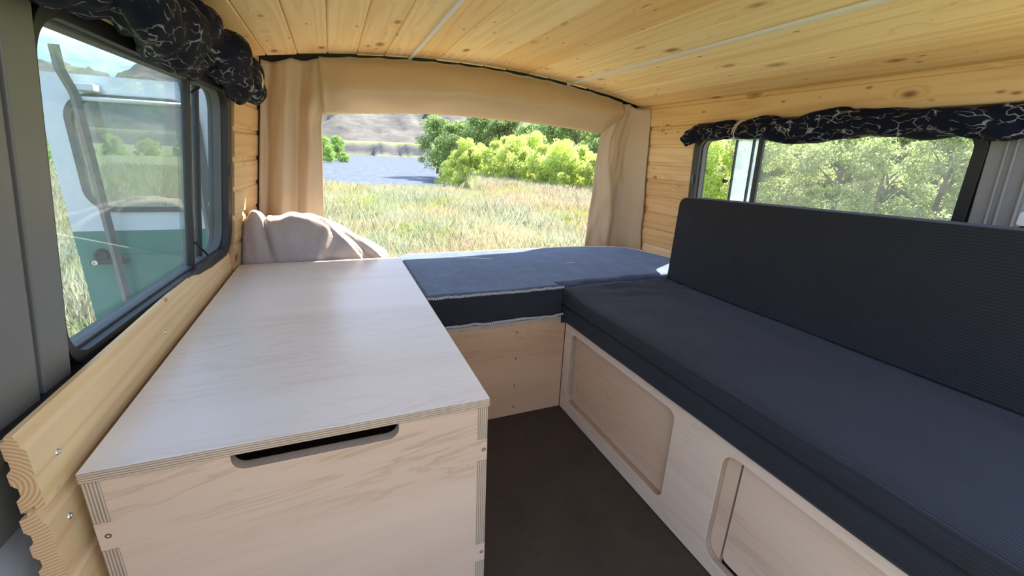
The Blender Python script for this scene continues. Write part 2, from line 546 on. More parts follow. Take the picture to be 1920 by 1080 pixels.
def sheet(name, fn, nu, nv, mat, parent=None, thick=0.003):
    verts = [fn(i / nu, j / nv) for j in range(nv + 1) for i in range(nu + 1)]
    faces = [(j * (nu + 1) + i, j * (nu + 1) + i + 1, (j + 1) * (nu + 1) + i + 1, (j + 1) * (nu + 1) + i)
             for j in range(nv) for i in range(nu)]
    o = mesh_obj(name, verts, faces, mat, parent, True)
    s = o.modifiers.new('solid', 'SOLIDIFY')
    s.thickness = thick
    s.offset = 0
    return o


def disc(name, c, axis, r, t, mat, parent, seg=10, sink=0.35):
    """a screw head: a low disc with a recess in the middle, facing along axis"""
    d = Vector(axis).normalized()
    ref = Vector((0, 0, 1)) if abs(d.z) < 0.9 else Vector((0, 1, 0))
    a = d.cross(ref).normalized()
    b = a.cross(d)
    c = Vector(c)
    verts, faces = [], []
    for (rr, h) in ((r, 0.0), (r * 0.85, t), (r * 0.45, t), (r * 0.35, t * sink)):
        for k in range(seg):
            th = 2 * PI * k / seg
            verts.append(c + a * (rr * math.cos(th)) + b * (rr * math.sin(th)) + d * h)
    for i in range(3):
        for k in range(seg):
            l = (k + 1) % seg
            faces.append((i * seg + k, i * seg + l, (i + 1) * seg + l, (i + 1) * seg + k))
    faces.append(tuple(range(3 * seg, 4 * seg)))
    faces.append(tuple(range(seg - 1, -1, -1)))
    return mesh_obj(name, verts, faces, mat, parent)


def ns(x, y=0.0, z=0.0):
    return noise.noise(Vector((x, y, z)))


# ================================================================== the van: structure
def xl(y, z):            # left wall plane (glass line): tapers to the rear, leans in at the top
    return -0.36 + 0.055 * (y - 1.0) + 0.13 * (z - 0.6)


def xr(y, z):            # right wall plane
    return 1.50 - 0.05 * (z - 0.7)


def zc(x):               # ceiling curve
    return 1.203 - 0.11 * (x - 0.5) ** 2


REAR = 1.88
fl = box('floor', (-0.40, -0.25, -0.03), (1.50, 1.98, 0.0), FLOOR)
tag(fl, 'dark brown mottled floor covering between the box and the bench', 'floor', kind='structure')

# left wall shell with the window hole
WL = (0.735, 0.541, 1.548, 0.988)     # y0 z0 y1 z1 of the glass
hole_l = rrect(*WL, 0.055, 8)
wall_l = empty('wall_left', (-0.4, 1.0, 0.0), 'left van wall in grey metal and pine boards', 'wall', kind='structure')
plate('metal_shell', [(0.36, -0.35), (1.97, -0.35), (1.97, 1.20), (0.36, 1.20)], [rrect(0.725, 0.531, 1.558, 0.998, 0.06, 8)],
      lambda u, v, w: (xl(u, v) - w, u, v), 0.03, METAL_D, wall_l)
# post beside the window, raised, with a black seal in the joint
def post(u0, u1, off, z0, z1, name, mat, bev=0.006):
    v = []
    for z in (z0, z1):
        for (u, o_) in ((u0, 0.0), (u1, 0.0), (u1, off), (u0, off)):
            v.append((xl(u, z) + o_, u, z))
    f = [(0, 1, 2, 3), (4, 7, 6, 5), (0, 4, 5, 1), (1, 5, 6, 2), (2, 6, 7, 3), (3, 7, 4, 0)]
    return bevel(mesh_obj(name, v, f, mat, wall_l), bev, 3)
post(0.50, 0.665, 0.022, 0.385, 1.14, 'door_post', METAL_D)
post(0.667, 0.676, 0.010, 0.30, 1.14, 'post_seal', RUBBER, 0.003)
post(0.44, 0.497, 0.030, 0.38, 1.14, 'post_seal', RUBBER, 0.006)
post(0.677, 0.7335, 0.0185, 0.50, 1.14, 'window_surround', METAL_D, 0.002)
# lower light grey inner panel in front of the cut board ends
lowp = sheet('lower_panel', lambda a, b: (-0.402 + 0.006 * ns(a * 3, b * 3) + 0.03 * max(0, 0.4 - b) + 0.012 * math.exp(-((b - 0.8) / 0.08) ** 2),
                                          0.02 + 0.66 * a, 0.0 + 0.40 * b), 14, 14, METAL_L, wall_l, 0.006)
# dark ledge under the window behind the board
lv = [(xl(0.54, 0.52) - 0.0, 0.54, 0.505), (-0.352, 0.54, 0.505), (-0.352, 1.62, 0.505), (xl(1.62, 0.52), 1.62, 0.505)]
lv += [(p[0], p[1], 0.526) for p in lv]
mesh_obj('window_ledge', lv, [(0, 3, 2, 1), (4, 5, 6, 7), (0, 1, 5, 4), (1, 2, 6, 5), (2, 3, 7, 6), (3, 0, 4, 7)], RUBBER, wall_l)


# tongue-and-groove boards: profile in (depth, height), depth 0 is the room face, positive towards the wall
def board_profile(h, t, back=True):
    p = [(0.0025, 0.0), (0.0, 0.003), (0.0, h - 0.016), (0.004, h - 0.011), (0.005, h - 0.002), (0.007, h + 0.004), (t * 0.62, h + 0.004), (t * 0.66, h - 0.002), (t, h - 0.004)]
    if back:
        for k in (0.68, 0.30):
            p += [(t, h * k + 0.010), (t * 0.78, h * k + 0.004), (t * 0.78, h * k - 0.006), (t, h * k - 0.012)]
    p += [(t, 0.0), (t * 0.62, 0.0), (t * 0.60, 0.006), (t * 0.42, 0.006), (t * 0.40, 0.0)]
    return p


def long_board(name, y0, y1, z0, h, t, face, parent, mat, color, side=1, end=PINE_END):
    """face(y, z) gives the x of the room face; side = +1 when the wall lies towards -x"""
    prof = board_profile(h, t)
    n = len(prof)
    verts = []
    for y in (y0, y1):
        for (d, z) in prof:
            verts.append((face(y, z0 + z) - side * d, y, z0 + z))
    faces = [tuple(range(n)), tuple(range(2 * n - 1, n - 1, -1))]
    idx = [1, 1]
    for i in range(n):
        j = (i + 1) % n
        faces.append((i, j, j + n, i + n))
        idx.append(0)
    return mesh_obj(name, verts, faces, [mat, end], parent, midx=idx, color=color)


def shade(a=0.08):
    k = 1 + random.uniform(-a, a)
    w = random.uniform(-0.05, 0.03)
    return (min(1.15, k), min(1.15, k * (1 + w)), min(1.1, k * (1 + 2.2 * w)))


for k in range(5):
    long_board('pine_board', 0.556 + (0.004 if k else 0.0) - 0.01 * (k % 2), 1.63, 0.438 - 0.0965 * k, 0.0955, 0.022,
               lambda y, z: -0.333, wall_l, PINE_W, (1.12, 1.14, 1.16) if k == 0 else shade(0.05))
for y in (0.60, 0.98, 1.45):
    disc('screw', (-0.333, y, 0.483), (1, 0, 0), 0.0042, 0.0015, STEEL, wall_l)
disc('screw', (-0.333, 0.585, 0.40), (1, 0, 0), 0.0042, 0.0015, STEEL, wall_l)
# boards behind the window up to the rear corner
for k in range(-3, 7):
    c = shade(0.07)
    long_board('pine_board', 1.60 + 0.006 * (k % 2), 1.948, 0.536 + 0.0905 * k, 0.089, 0.018,
               lambda y, z: xl(y, z) + 0.022, wall_l, PINE_W, c)
    if 0 < k < 6:
        disc('screw', (xl(1.78, 0.58 + 0.0905 * k) + 0.022, 1.78, 0.58 + 0.0905 * k), (1, 0, 0), 0.003, 0.001, STEEL, wall_l)
# header boards above the window
for k in range(2):
    long_board('pine_board', 0.36, 1.60, 1.012 + 0.066 * k, 0.065, 0.016,
               lambda y, z: xl(y, z) + 0.022, wall_l, PINE_W, shade(0.05))

# window in the left wall
win1 = empty('window_1', (xl(1.14, 0.54), 1.14, 0.53), 'side window beside the plywood box, meadow and open door outside', 'window', kind='structure')


def fl_l(off):
    return lambda u, v, w: (xl(u, v) + off - w, u, v)


fr = plate('rubber_frame', rrect(WL[0] - 0.008, WL[1] - 0.026, WL[2] + 0.040, WL[3] + 0.028, 0.075, 10), [hole_l], fl_l(0.018), 0.05, RUBBER, win1)
bevel(fr, 0.006, 3)
plate('inner_gasket', rrect(WL[0] - 0.004, WL[1] - 0.004, WL[2] + 0.004, WL[3] + 0.004, 0.058, 10),
      [rrect(WL[0] + 0.004, WL[1] + 0.004, WL[2] - 0.004, WL[3] - 0.004, 0.052, 10)], fl_l(0.001), 0.02, GASKET, win1)
ydiv = 1.285
plate('main_pane', rrect(WL[0], WL[1], ydiv + 0.006, WL[3], (0.055, 0.0, 0.0, 0.055), 8), [], fl_l(-0.006), 0.004, GLASS, win1)
plate('sliding_pane', rrect(ydiv - 0.004, WL[1], WL[2], WL[3], (0.0, 0.055, 0.055, 0.0), 8), [], fl_l(-0.018), 0.004, GLASS, win1)
for (y0, y1, off) in ((ydiv - 0.006, ydiv + 0.010, 0.004), (1.395, 1.403, -0.010)):
    b = plate('window_bar', [(y0, WL[1] - 0.004), (y1, WL[1] - 0.004), (y1, WL[3] + 0.004), (y0, WL[3] + 0.004)], [], fl_l(off), 0.016, RUBBER, win1)
    bevel(b, 0.002)
tube('bar_stay', [(xl(1.31, 0.60) + 0.006, 1.292, 0.602), (xl(1.36, 0.55) + 0.006, 1.392, 0.548)], 0.003, RUBBER, win1, 6)
tube('bar_stay', [(xl(1.31, 0.96) + 0.006, 1.292, 0.958), (xl(1.36, 0.97) + 0.006, 1.345, 0.975)], 0.003, RUBBER, win1, 6)
bevel(plate('window_catch', [(1.562, 0.75), (1.572, 0.75), (1.572, 0.785), (1.562, 0.785)], [], fl_l(0.024), 0.01, GASKET, win1), 0.002)

# right wall
wall_r = empty('wall_right', (1.5, 1.0, 0.0), 'right van wall in grey metal and pine boards', 'wall', kind='structure')
WR = (0.592, 0.60, 1.475, 0.948)
plate('metal_shell', [(0.30, -0.35), (1.97, -0.35), (1.97, 1.16), (0.30, 1.16)], [rrect(WR[0] - 0.01, WR[1] - 0.01, WR[2] + 0.01, WR[3] + 0.01, 0.05, 8)],
      lambda u, v, w: (xr(u, v) + w, u, v), 0.03, METAL_G, wall_r)
cols = [(1.12, 1.13, 1.2), (0.92, 0.84, 0.72), (0.90, 0.78, 0.62), (0.93, 0.80, 0.64), (0.88, 0.76, 0.60), (1.02, 1.0, 0.96), (1.04, 1.02, 0.98), (1.0, 0.97, 0.9)]
for k in range(8):
    z0 = 0.355 + 0.0815 * k
    long_board('pine_board', 1.512, 1.93, z0, 0.080, 0.018, lambda y, z: xr(y, z) - 0.014, wall_r, PINE_W, cols[k], -1)
    if k > 0:
        disc('screw', (xr(1.60, z0) - 0.016, 1.60 + 0.01 * (k % 3), z0 + 0.04), (-1, 0, 0), 0.0035, 0.001, STEEL, wall_r)
long_board('header_board', 0.31, 1.93, 1.008, 0.092, 0.018, lambda y, z: xr(y, z) - 0.020, wall_r, PINE_W, (1.0, 0.96, 0.86), -1)
for y in (0.52, 1.0):
    disc('screw', (xr(y, 1.06) - 0.021, y, 1.062), (-1, 0, 0), 0.005, 0.0015, STEEL, wall_r)
for k in range(3):
    long_board('pine_board', 0.62, 1.512, 0.30 + 0.0955 * k, 0.094, 0.018, lambda y, z: xr(y, z) - 0.014, wall_r, PINE_W, shade(0.05), -1)
# ribbed grey pillar forward of the right window
def rpost(u0, u1, off, name, mat, lean=0.0, z0=0.0, z1=1.0):
    v = []
    for z in (z0, z1):
        e = lean * (z - 0.7)
        for (u, o_) in ((u0, 0.0), (u1, 0.0), (u1, off), (u0, off)):
            v.append((xr(u, z) - o_, u + e, z))
    f = [(0, 1, 2, 3), (4, 7, 6, 5), (0, 4, 5, 1), (1, 5, 6, 2), (2, 6, 7, 3), (3, 7, 4, 0)]
    return bevel(mesh_obj(name, v, f, mat, wall_r), 0.004, 3)
rpost(0.470, 0.560, 0.016, 'pillar', METAL_G, 0.03)
rpost(0.524, 0.530, 0.021, 'pillar_rib', METAL_G, 0.03)
rpost(0.508, 0.514, 0.021, 'pillar_rib', METAL_G, 0.03)
rpost(0.478, 0.484, 0.022, 'pillar_rib', METAL_G, 0.03)
rpost(0.33, 0.468, 0.004, 'door_gap', RUBBER, 0.03)

win2 = empty('window_2', (1.5, 1.03, 0.60), 'side window above the long backrest with trees outside', 'window', kind='structure')


def fl_r(off):
    return lambda u, v, w: (xr(u, v) - off + w, u, v)


bevel(plate('rubber_frame', rrect(WR[0] - 0.026, WR[1] - 0.026, WR[2] + 0.034, WR[3] + 0.026, 0.068, 10), [rrect(*WR, 0.045, 8)], fl_r(0.018), 0.05, RUBBER, win2), 0.006, 3)
plate('inner_gasket', rrect(WR[0] - 0.004, WR[1] - 0.004, WR[2] + 0.004, WR[3] + 0.004, 0.048, 10),
      [rrect(WR[0] + 0.004, WR[1] + 0.004, WR[2] - 0.004, WR[3] - 0.004, 0.042, 10)], fl_r(0.001), 0.02, GASKET, win2)
plate('main_pane', rrect(WR[0], WR[1], 1.20, WR[3], (0.045, 0, 0, 0.045), 8), [], fl_r(-0.006), 0.004, GLASS_H, win2)
plate('sliding_pane', [(1.20, WR[1]), (1.318, WR[1]), (1.318, WR[3]), (1.20, WR[3])], [], fl_r(-0.018), 0.004, GLASS_F, win2)
for (y0, y1, off) in ((1.186, 1.206, 0.004), (1.236, 1.241, -0.008), (1.316, 1.320, -0.010)):
    bevel(plate('window_bar', [(y0, WR[1] - 0.004), (y1, WR[1] - 0.004), (y1, WR[3] + 0.004), (y0, WR[3] + 0.004)], [], fl_r(off), 0.014, RUBBER, win2), 0.002)
disc('pane_latch', (xr(1.33, 0.79) + 0.002, 1.332, 0.782), (-1, 0, 0), 0.010, 0.012, RUBBER, win2, 12, 0.8)
bevel(plate('window_catch', [(1.485, 0.76), (1.498, 0.76), (1.498, 0.80), (1.485, 0.80)], [], fl_r(0.024), 0.01, GASKET, win2), 0.002)

# rear body frame behind the drapes (white outside), with the open doorway
wall_rear = plate('wall_rear', [(-0.335, -0.35), (1.50, -0.35)] + [(1.50 - 1.80 * k / 20, zc(1.50 - 1.80 * k / 20) + 0.021) for k in range(21)],
                  [[(-0.09, 0.30), (1.29, 0.30)] + [(1.29 - 1.38 * k / 16, zc(1.29 - 1.38 * k / 16) + (-0.012 if 1.29 - 1.38 * k / 16 > 0.2 else -0.045)) for k in range(17)]], lambda u, v, w: (u, 1.950 + w, v), 0.012, BLACKLINE)
tag(wall_rear, 'grey metal rear door frame behind the beige drapes', 'wall', kind='structure')

# ceiling: curved roof shell and pine planks
ceil = empty('ceiling', (0.6, 1.0, 1.1), 'curved ceiling of knotty pine planks', 'ceiling', kind='structure')
rp = []
XS = [-0.34 + i * (1.92 / 24) for i in range(25)]
rv = [(x, y, zc(x) + dz) for y in (0.28, 1.962) for dz in (0.022, 0.05) for x in XS]
n = len(XS)
rf = []
for i in range(n - 1):
    a, b, c, d = i, i + n, i + 2 * n, i + 3 * n
    rf += [(a, a + 1, c + 1, c), (b, d, d + 1, b + 1), (a, b, b + 1, a + 1), (c, c + 1, d + 1, d)]
rf += [(0, 2 * n, 3 * n, n), (n - 1, 2 * n - 1, 4 * n - 1, 3 * n - 1)]
mesh_obj('roof_shell', rv, rf, WHITE_P, ceil)

PW = 0.1015
pcols = {0: (1.0, 0.95, 0.86), 1: (1.03, 1.02, 0.98), 2: (0.99, 0.95, 0.88), 3: (1.03, 1.0, 0.95), 4: (1.0, 0.96, 0.9), 5: (1.03, 1.0, 0.94),
         6: (1.0, 0.92, 0.78), 7: (1.08, 1.06, 1.0), 8: (1.08, 1.08, 1.04), 9: (1.0, 0.90, 0.74), 10: (0.98, 0.86, 0.68), 11: (1.08, 1.08, 1.02),
         12: (1.08, 1.10, 1.06), 13: (1.08, 1.10, 1.08), 14: (1.07, 1.08, 1.04), 15: (1.05, 1.05, 1.0), 16: (0.98, 0.92, 0.8), 17: (0.86, 0.78, 0.66)}
for k in range(18):
    xa = -0.286 + PW * k
    xb = xa + PW - 0.0012
    if k == 17:
        xb = 1.475
    prof = []
    N = 4
    for i in range(N + 1):
        x = xa + (xb - xa) * i / N
        edge = 0.0035 if i in (0, N) else 0.0
        prof.append((x, zc(x) + edge))
        if i == 0:
            prof.append((xa + 0.004, zc(xa + 0.004)))
        if i == N - 1:
            prof.append((xb - 0.004, zc(xb - 0.004)))
    top = [(xb, zc(xb) + 0.014), (xa, zc(xa) + 0.014)]
    prof += top
    m = len(prof)
    y0 = 0.30
    y1 = REAR + random.uniform(-0.008, 0.012)
    v = [(p[0], y0, p[1]) for p in prof] + [(p[0], y1, p[1]) for p in prof]
    f = [tuple(range(m)), tuple(range(2 * m - 1, m - 1, -1))] + [(i, (i + 1) % m, (i + 1) % m + m, i + m) for i in range(m)]
    mesh_obj('pine_plank', v, f, PINE_Y, ceil, color=pcols.get(k, shade()))
    for (yy, dx) in ((1.74, 0.35), (1.755, 0.75), (0.62, 0.5)):
        x = xa + PW * dx
        if x < 1.45:
            disc('screw', (x, yy + random.uniform(-0.02, 0.02), zc(x)), (0, 0, -1), 0.0032, 0.0008, STEEL, ceil, 8)

# white cover strips running along the ceiling
for i, x0 in enumerate((0.318, 1.035)):
    v = []
    w, h = 0.0085, 0.006
    for y in (0.31, 1.885):
        for (dx, dz) in ((-w, 0.0), (-w * 0.75, -h), (w * 0.75, -h), (w, 0.0), (0, 0.003)):
            v.append((x0 + dx, y, zc(x0 + dx) + dz - 0.0006))
    f = [(0, 1, 2, 3, 4), (9, 8, 7, 6, 5)] + [(k, (k + 1) % 5, (k + 1) % 5 + 5, k + 5) for k in range(5)]
    o = mesh_obj('trim_%d' % (i + 1), v, f, WHITE_TRIM)
    tag(o, ['white cover strip on the ceiling planks above the valance middle', 'white cover strip on the ceiling planks nearer the bench'][i], 'trim', kind='structure')

# ================================================================== furniture
# storage box of birch plywood
BX0, BX1, BY0, BY1, LZ = -0.318, 0.214, 0.591, 1.645, 0.455
TH = 0.018
sb = empty('storage_box', ((BX0 + BX1) / 2, (BY0 + BY1) / 2, 0.0), 'long birch plywood storage box with lid and slot handle', 'box')
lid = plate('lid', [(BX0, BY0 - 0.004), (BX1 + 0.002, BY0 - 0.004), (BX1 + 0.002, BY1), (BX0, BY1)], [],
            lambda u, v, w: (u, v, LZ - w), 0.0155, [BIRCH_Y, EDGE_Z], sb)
bevel(lid, 0.0012)
ZT = LZ - 0.017
tabs = [(0.330, 0.374), (0.098, 0.140)]
# front panel: tabs at both sides, slot cut in the top edge
sl = (-0.160, 0.066, 0.412)
out = [(BX0 + TH, 0.004)]
def tabs_side(x_in, x_out, up):
    pts = []
    seq = sorted(tabs) if up else sorted(tabs, reverse=True)
    for a, b in seq:
        pts += [(x_in, a), (x_out, a), (x_out, b), (x_in, b)] if up else [(x_in, b), (x_out, b), (x_out, a), (x_in, a)]
    return pts
out = [(BX0 + TH, 0.004), (BX1 - TH, 0.004)] + tabs_side(BX1 - TH, BX1, True) + [(BX1 - TH, ZT)]
r = 0.017
out += [(sl[1], ZT)] + [(sl[1] - r + r * math.cos(a), sl[2] + r + r * math.sin(a)) for a in [-PI / 2 * k / 6 for k in range(7)]]
out += [(sl[0] + r + r * math.cos(a), sl[2] + r + r * math.sin(a)) for a in [-PI / 2 - PI / 2 * k / 6 for k in range(7)]] + [(sl[0], ZT)]
out += [(BX0 + TH, ZT)] + tabs_side(BX0 + TH, BX0, False)
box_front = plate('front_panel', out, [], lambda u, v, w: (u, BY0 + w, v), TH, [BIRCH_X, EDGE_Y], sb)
for side, (xa, xb) in enumerate(((BX0, BX0 + TH), (BX1 - TH, BX1))):
    o2 = [(BY1, 0.004), (BY1, ZT), (BY0, ZT)]
    for a, b in sorted(tabs, reverse=True):
        o2 += [(BY0, b + 0.0006), (BY0 + TH + 0.001, b + 0.0006), (BY0 + TH + 0.001, a - 0.0006), (BY0, a - 0.0006)]
    o2 += [(BY0, 0.004)]
    plate('side_panel', o2, [], lambda u, v, w: (xa + w, u, v), xb - xa - 0.0004, [BIRCH_BY, EDGE_X], sb)
box('back_panel', (BX0 + TH, BY1 - TH, 0.004), (BX1 - TH, BY1, ZT), BIRCH_X, sb)
box('bottom_panel', (BX0 + TH, BY0 + TH, 0.0), (BX1 - TH, BY1 - TH, 0.012), BIRCH_X, sb)
for a, b in tabs:
    for x in (BX0 + 0.011, BX1 - 0.006):
        disc('screw', (x, BY0 + 0.0003, (a + b) / 2), (0, -1, 0), 0.0042, 0.0006, RUST, box_front, 12, -2.0)

# bed base beyond the floor, with a plain front panel
PY = 1.150
bb = empty('bed_base', (0.6, 1.4, 0.0), 'plain birch plywood base under the rear mattress', 'bed base')
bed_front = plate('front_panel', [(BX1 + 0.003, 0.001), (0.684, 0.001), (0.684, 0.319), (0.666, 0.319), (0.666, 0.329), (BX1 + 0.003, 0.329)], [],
      lambda u, v, w: (u, PY + w, v), 0.016, [BIRCH_X, EDGE_Y], bb, (0.86, 0.74, 0.60))  # tint darkens and warms the panel for the shade under the mattress
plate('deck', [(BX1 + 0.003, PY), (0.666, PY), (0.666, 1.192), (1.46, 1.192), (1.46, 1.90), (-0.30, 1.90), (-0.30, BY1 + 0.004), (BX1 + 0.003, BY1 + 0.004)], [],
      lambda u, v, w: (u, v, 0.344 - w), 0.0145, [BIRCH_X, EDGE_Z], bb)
box('rear_support', (-0.29, 1.86, 0.0), (1.44, 1.88, 0.329), BIRCH_X, bb)
for z in (0.306, 0.213, 0.113, 0.031):
    disc('screw', (0.508, PY - 0.0003, z), (0, -1, 0), 0.0032, 0.0006, RUST, bed_front, 10, -2.0)
disc('screw', (0.30, PY - 0.0003, 0.020), (0, -1, 0), 0.0032, 0.0006, RUST, bed_front, 10, -2.0)

# mattress
MZ0, MZ1 = 0.3445, 0.447
mo = [(BX1 + 0.005, 1.160), (0.668, 1.160), (0.668, 1.198), (1.40, 1.198), (1.375, 1.30), (1.345, 1.42), (1.325, 1.52), (1.303, 1.61), (1.26, 1.66), (1.20, 1.692), (1.11, 1.715), (0.60, 1.728), (BX1 + 0.005, 1.724)]
mt = empty('mattress', (0.7, 1.4, MZ0), 'dark blue-grey plush mattress spread under the rear opening', 'mattress')


def subdiv_outline(pts, step=0.02):
    outp = []
    for i, p in enumerate(pts):
        q = pts[(i + 1) % len(pts)]
        L = math.hypot(q[0] - p[0], q[1] - p[1])
        k = max(1, int(L / step))
        outp += [(p[0] + (q[0] - p[0]) * t / k, p[1] + (q[1] - p[1]) * t / k) for t in range(k)]
    return outp


def soft_slab(name, outline, z0, z1, mats, parent, puff=0.006, wob=0.004, rad=0.012):
    """mattress body: outline rings with rounded edges and a slightly uneven top"""
    o_ = subdiv_outline(outline)
    cx = sum(p[0] for p in o_) / len(o_)
    cy = sum(p[1] for p in o_) / len(o_)
    prof = [(0.0, rad), (0.3 * rad, 0.0)]
    bm = bmesh.new()
    rings = []
    def inset(d):
        res = []
        k = len(o_)
        for i in range(k):
            a, b = Vector(o_[i - 1]), Vector(o_[(i + 1) % k])
            t = (b - a)
            nrm = Vector((-t.y, t.x)).normalized()
            p = Vector(o_[i]) + nrm * d
            res.append((p.x, p.y))
        return res
    for (d, z) in ((rad, z0), (0.2 * rad, z0 + 0.4 * rad), (0, z0 + rad), (0, z1 - rad), (0.25 * rad, z1 - 0.3 * rad), (rad, z1)):
        rings.append([bm.verts.new((p[0], p[1], z + wob * ns(p[0] * 7, p[1] * 7, z))) for p in inset(d)])
    for a, b in zip(rings, rings[1:]):
        k = len(a)
        for i in range(k):
            bm.faces.new((a[i], a[(i + 1) % k], b[(i + 1) % k], b[i]))
    bm.faces.new(list(reversed(rings[0])))
    # top as a clipped grid would do: triangulate, then refine
    topf = bm.faces.new(rings[-1])
    r_ = bmesh.ops.triangulate(bm, faces=[topf])
    bm.normal_update()
    verts = [tuple(v.co) for v in bm.verts]
    bm.verts.index_update()
    faces = [tuple(v.index for v in f.verts) for f in bm.faces]
    bm.free()
    return mesh_obj(name, verts, faces, mats, parent, False)


body = soft_slab('top_cover', mo, MZ0 + 0.005, MZ1, PLUSH, mt, wob=0.003)
bevel(body, 0.003)
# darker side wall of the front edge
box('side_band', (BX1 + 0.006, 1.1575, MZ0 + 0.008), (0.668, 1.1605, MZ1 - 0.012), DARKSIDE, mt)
def pipe_path(z, amp, y=1.157):
    return [(BX1 + 0.005 + 0.454 * t / 60, y + 0.001 * math.sin(t), z + amp * (ns(t * 0.16, z * 50) + 0.5 * ns(t * 0.4, 3))) for t in range(61)]
tube('piping', pipe_path(MZ1 - 0.006, 0.006), 0.0042, PIPING, mt, 8)
tube('piping', pipe_path(MZ0 + 0.004, 0.005, 1.150), 0.0046, PIPING, mt, 8)
oo = subdiv_outline(mo[3:], 0.03)
tube('piping', [(p[0], p[1] + 0.001, MZ1 - 0.004 + 0.002 * ns(p[0] * 9, p[1] * 9)) for p in oo if p[0] > BX1 + 0.01 and p[1] > 1.19], 0.0035, WHITE_TRIM, mt, 6)  # rear piping coloured white to imitate the sunlit mattress edge

# bench
BFX = 0.685
be = empty('bench_base', (1.05, 0.4, 0.0), 'birch plywood bench base with two framed door openings', 'bench')
BTOP = 0.3205
op1 = rrect(0.632, 0.052, 1.104, 0.297, 0.022, 6)
op2 = rrect(0.010, 0.040, 0.492, 0.297, 0.030, 6)
o = plate('face_frame', [(-0.12, 0.002), (PY - 0.002, 0.002), (PY - 0.002, BTOP), (-0.12, BTOP)], [op1, op2],
          lambda u, v, w: (BFX + w, u, v), 0.015, [BIRCH_BY, EDGE_X], be)
bevel(o, 0.0012)
d1 = plate('door', rrect(0.60, 0.03, 1.13, 0.315, 0.01, 3), [], lambda u, v, w: (BFX + 0.0165 + w, u, v), 0.012, [BIRCH_BY, EDGE_X], be, (0.88, 0.79, 0.70))
d2 = plate('door', rrect(0.463, 0.02, 0.59, 0.31, 0.004, 3), [], lambda u, v, w: (BFX + 0.0165 + w, u, v), 0.010, [BIRCH_BY, EDGE_X], be, (0.90, 0.82, 0.74))
d3 = plate('door', rrect(-0.08, 0.045, 0.459, 0.31, (0.004, 0.012, 0.004, 0.004), 4), [], lambda u, v, w: (BFX + 0.0175 + w, u, v), 0.012, [BIRCH_BY, EDGE_X], be, (0.97, 0.92, 0.87))
box('seat_board', (BFX + 0.016, -0.12, BTOP - 0.012), (1.424, PY - 0.013, BTOP), BIRCH_BY, be)
box('end_panel', (BFX + 0.032, PY - 0.012, 0.0), (1.44, PY - 0.002, BTOP - 0.013), BIRCH_X, be)
box('back_panel', (1.425, -0.12, 0.0), (1.44, PY - 0.013, BTOP - 0.013), BIRCH_X, be)

# seat cushion: lofted with a seam groove along the front
CZ0, CZ1 = 0.3395, 0.424
SX0, SX1 = 0.673, 1.222


def cushion_ring(y, shrink, wob):
    pts = []
    a, b = SX0 + shrink, SX1 - shrink
    z0, z1 = CZ0 - 0.018 + shrink * 0.3, CZ1 - shrink * 0.6
    mid = z0 + (z1 - z0) * 0.56
    g = 0.011
    pts += [(a + 0.012, z0), (a + 0.003, z0 + 0.005), (a, z0 + 0.014), (a, mid - 0.011), (a + 0.002, mid - 0.006), (a + g + 0.003, mid),
            (a + 0.002, mid + 0.006), (a, mid + 0.011), (a + 0.001, z1 - 0.014), (a + 0.006, z1 - 0.004), (a + 0.016, z1)]
    for k in range(1, 16):
        x = a + 0.016 + (b - a - 0.032) * k / 16
        pts.append((x, z1 + 0.004 * math.sin(PI * k / 16) + wob * (0.004 * ns(x * 9, y * 5) + 0.002 * ns(x * 30, y * 9))))
    pts += [(b - 0.012, z1), (b, z1 - 0.012), (b, z0 + 0.012), (b - 0.012, z0)]
    for k in range(1, 6):
        pts.append((b - 0.012 - (b - a - 0.024) * k / 6, z0))
    return [(p[0] + 0.0025 * ns(y * 6, p[1] * 10) * wob, y, p[1]) for p in pts]


bc = empty('seat_cushion', (0.95, 0.55, BTOP + 0.0006), 'long charcoal corduroy seat cushion on the plywood bench', 'cushion')
rings = []
YA, YB = -0.10, 1.184
ys = [(YA, 0.014), (YA + 0.004, 0.005), (YA + 0.014, 0.0)] + [(YA + 0.014 + (YB - YA - 0.028) * k / 60, 0.0) for k in range(1, 60)] + [(YB - 0.014, 0.0), (YB - 0.004, 0.005), (YB, 0.014)]


def cush_ring2(y, s):
    r_ = cushion_ring(y, s, 1.0)
    # creases across the far end
    res = []
    for (x, yy, z) in r_:
        if z > CZ1 - 0.012 and y > 0.95:
            t = min(1.0, (y - 0.95) / 0.2)
            z += 0.012 * max(0.0, min(1.0, (y - 1.04) / 0.12)) * (1.0 if x < 1.10 else 0.0)
            z += 0.0045 * t * math.sin((yy + 0.25 * (x - SX0)) * 95 + 3 * ns(x * 8, yy * 6)) * max(0.0, min(1.0, (x - SX0) * 6))
        res.append((x, yy, z))
    return res


# the seat overhangs the face frame: keep its underside above the seat board
def lift(r_):
    return [(x, y, min(max(z, BTOP + 0.0006), 0.4288 if x > 1.10 else 0.452)) for (x, y, z) in r_]


loft('cushion_body', [lift(cush_ring2(y, s)) for y, s in ys], CORD, bc)
tube('piping', [(SX0 + 0.007, y, CZ1 - 0.0035 + 0.0008 * math.sin(y * 30)) for y in [YA + 0.02 + 0.02 * k for k in range(62)]], 0.0032, CORD, bc, 6)

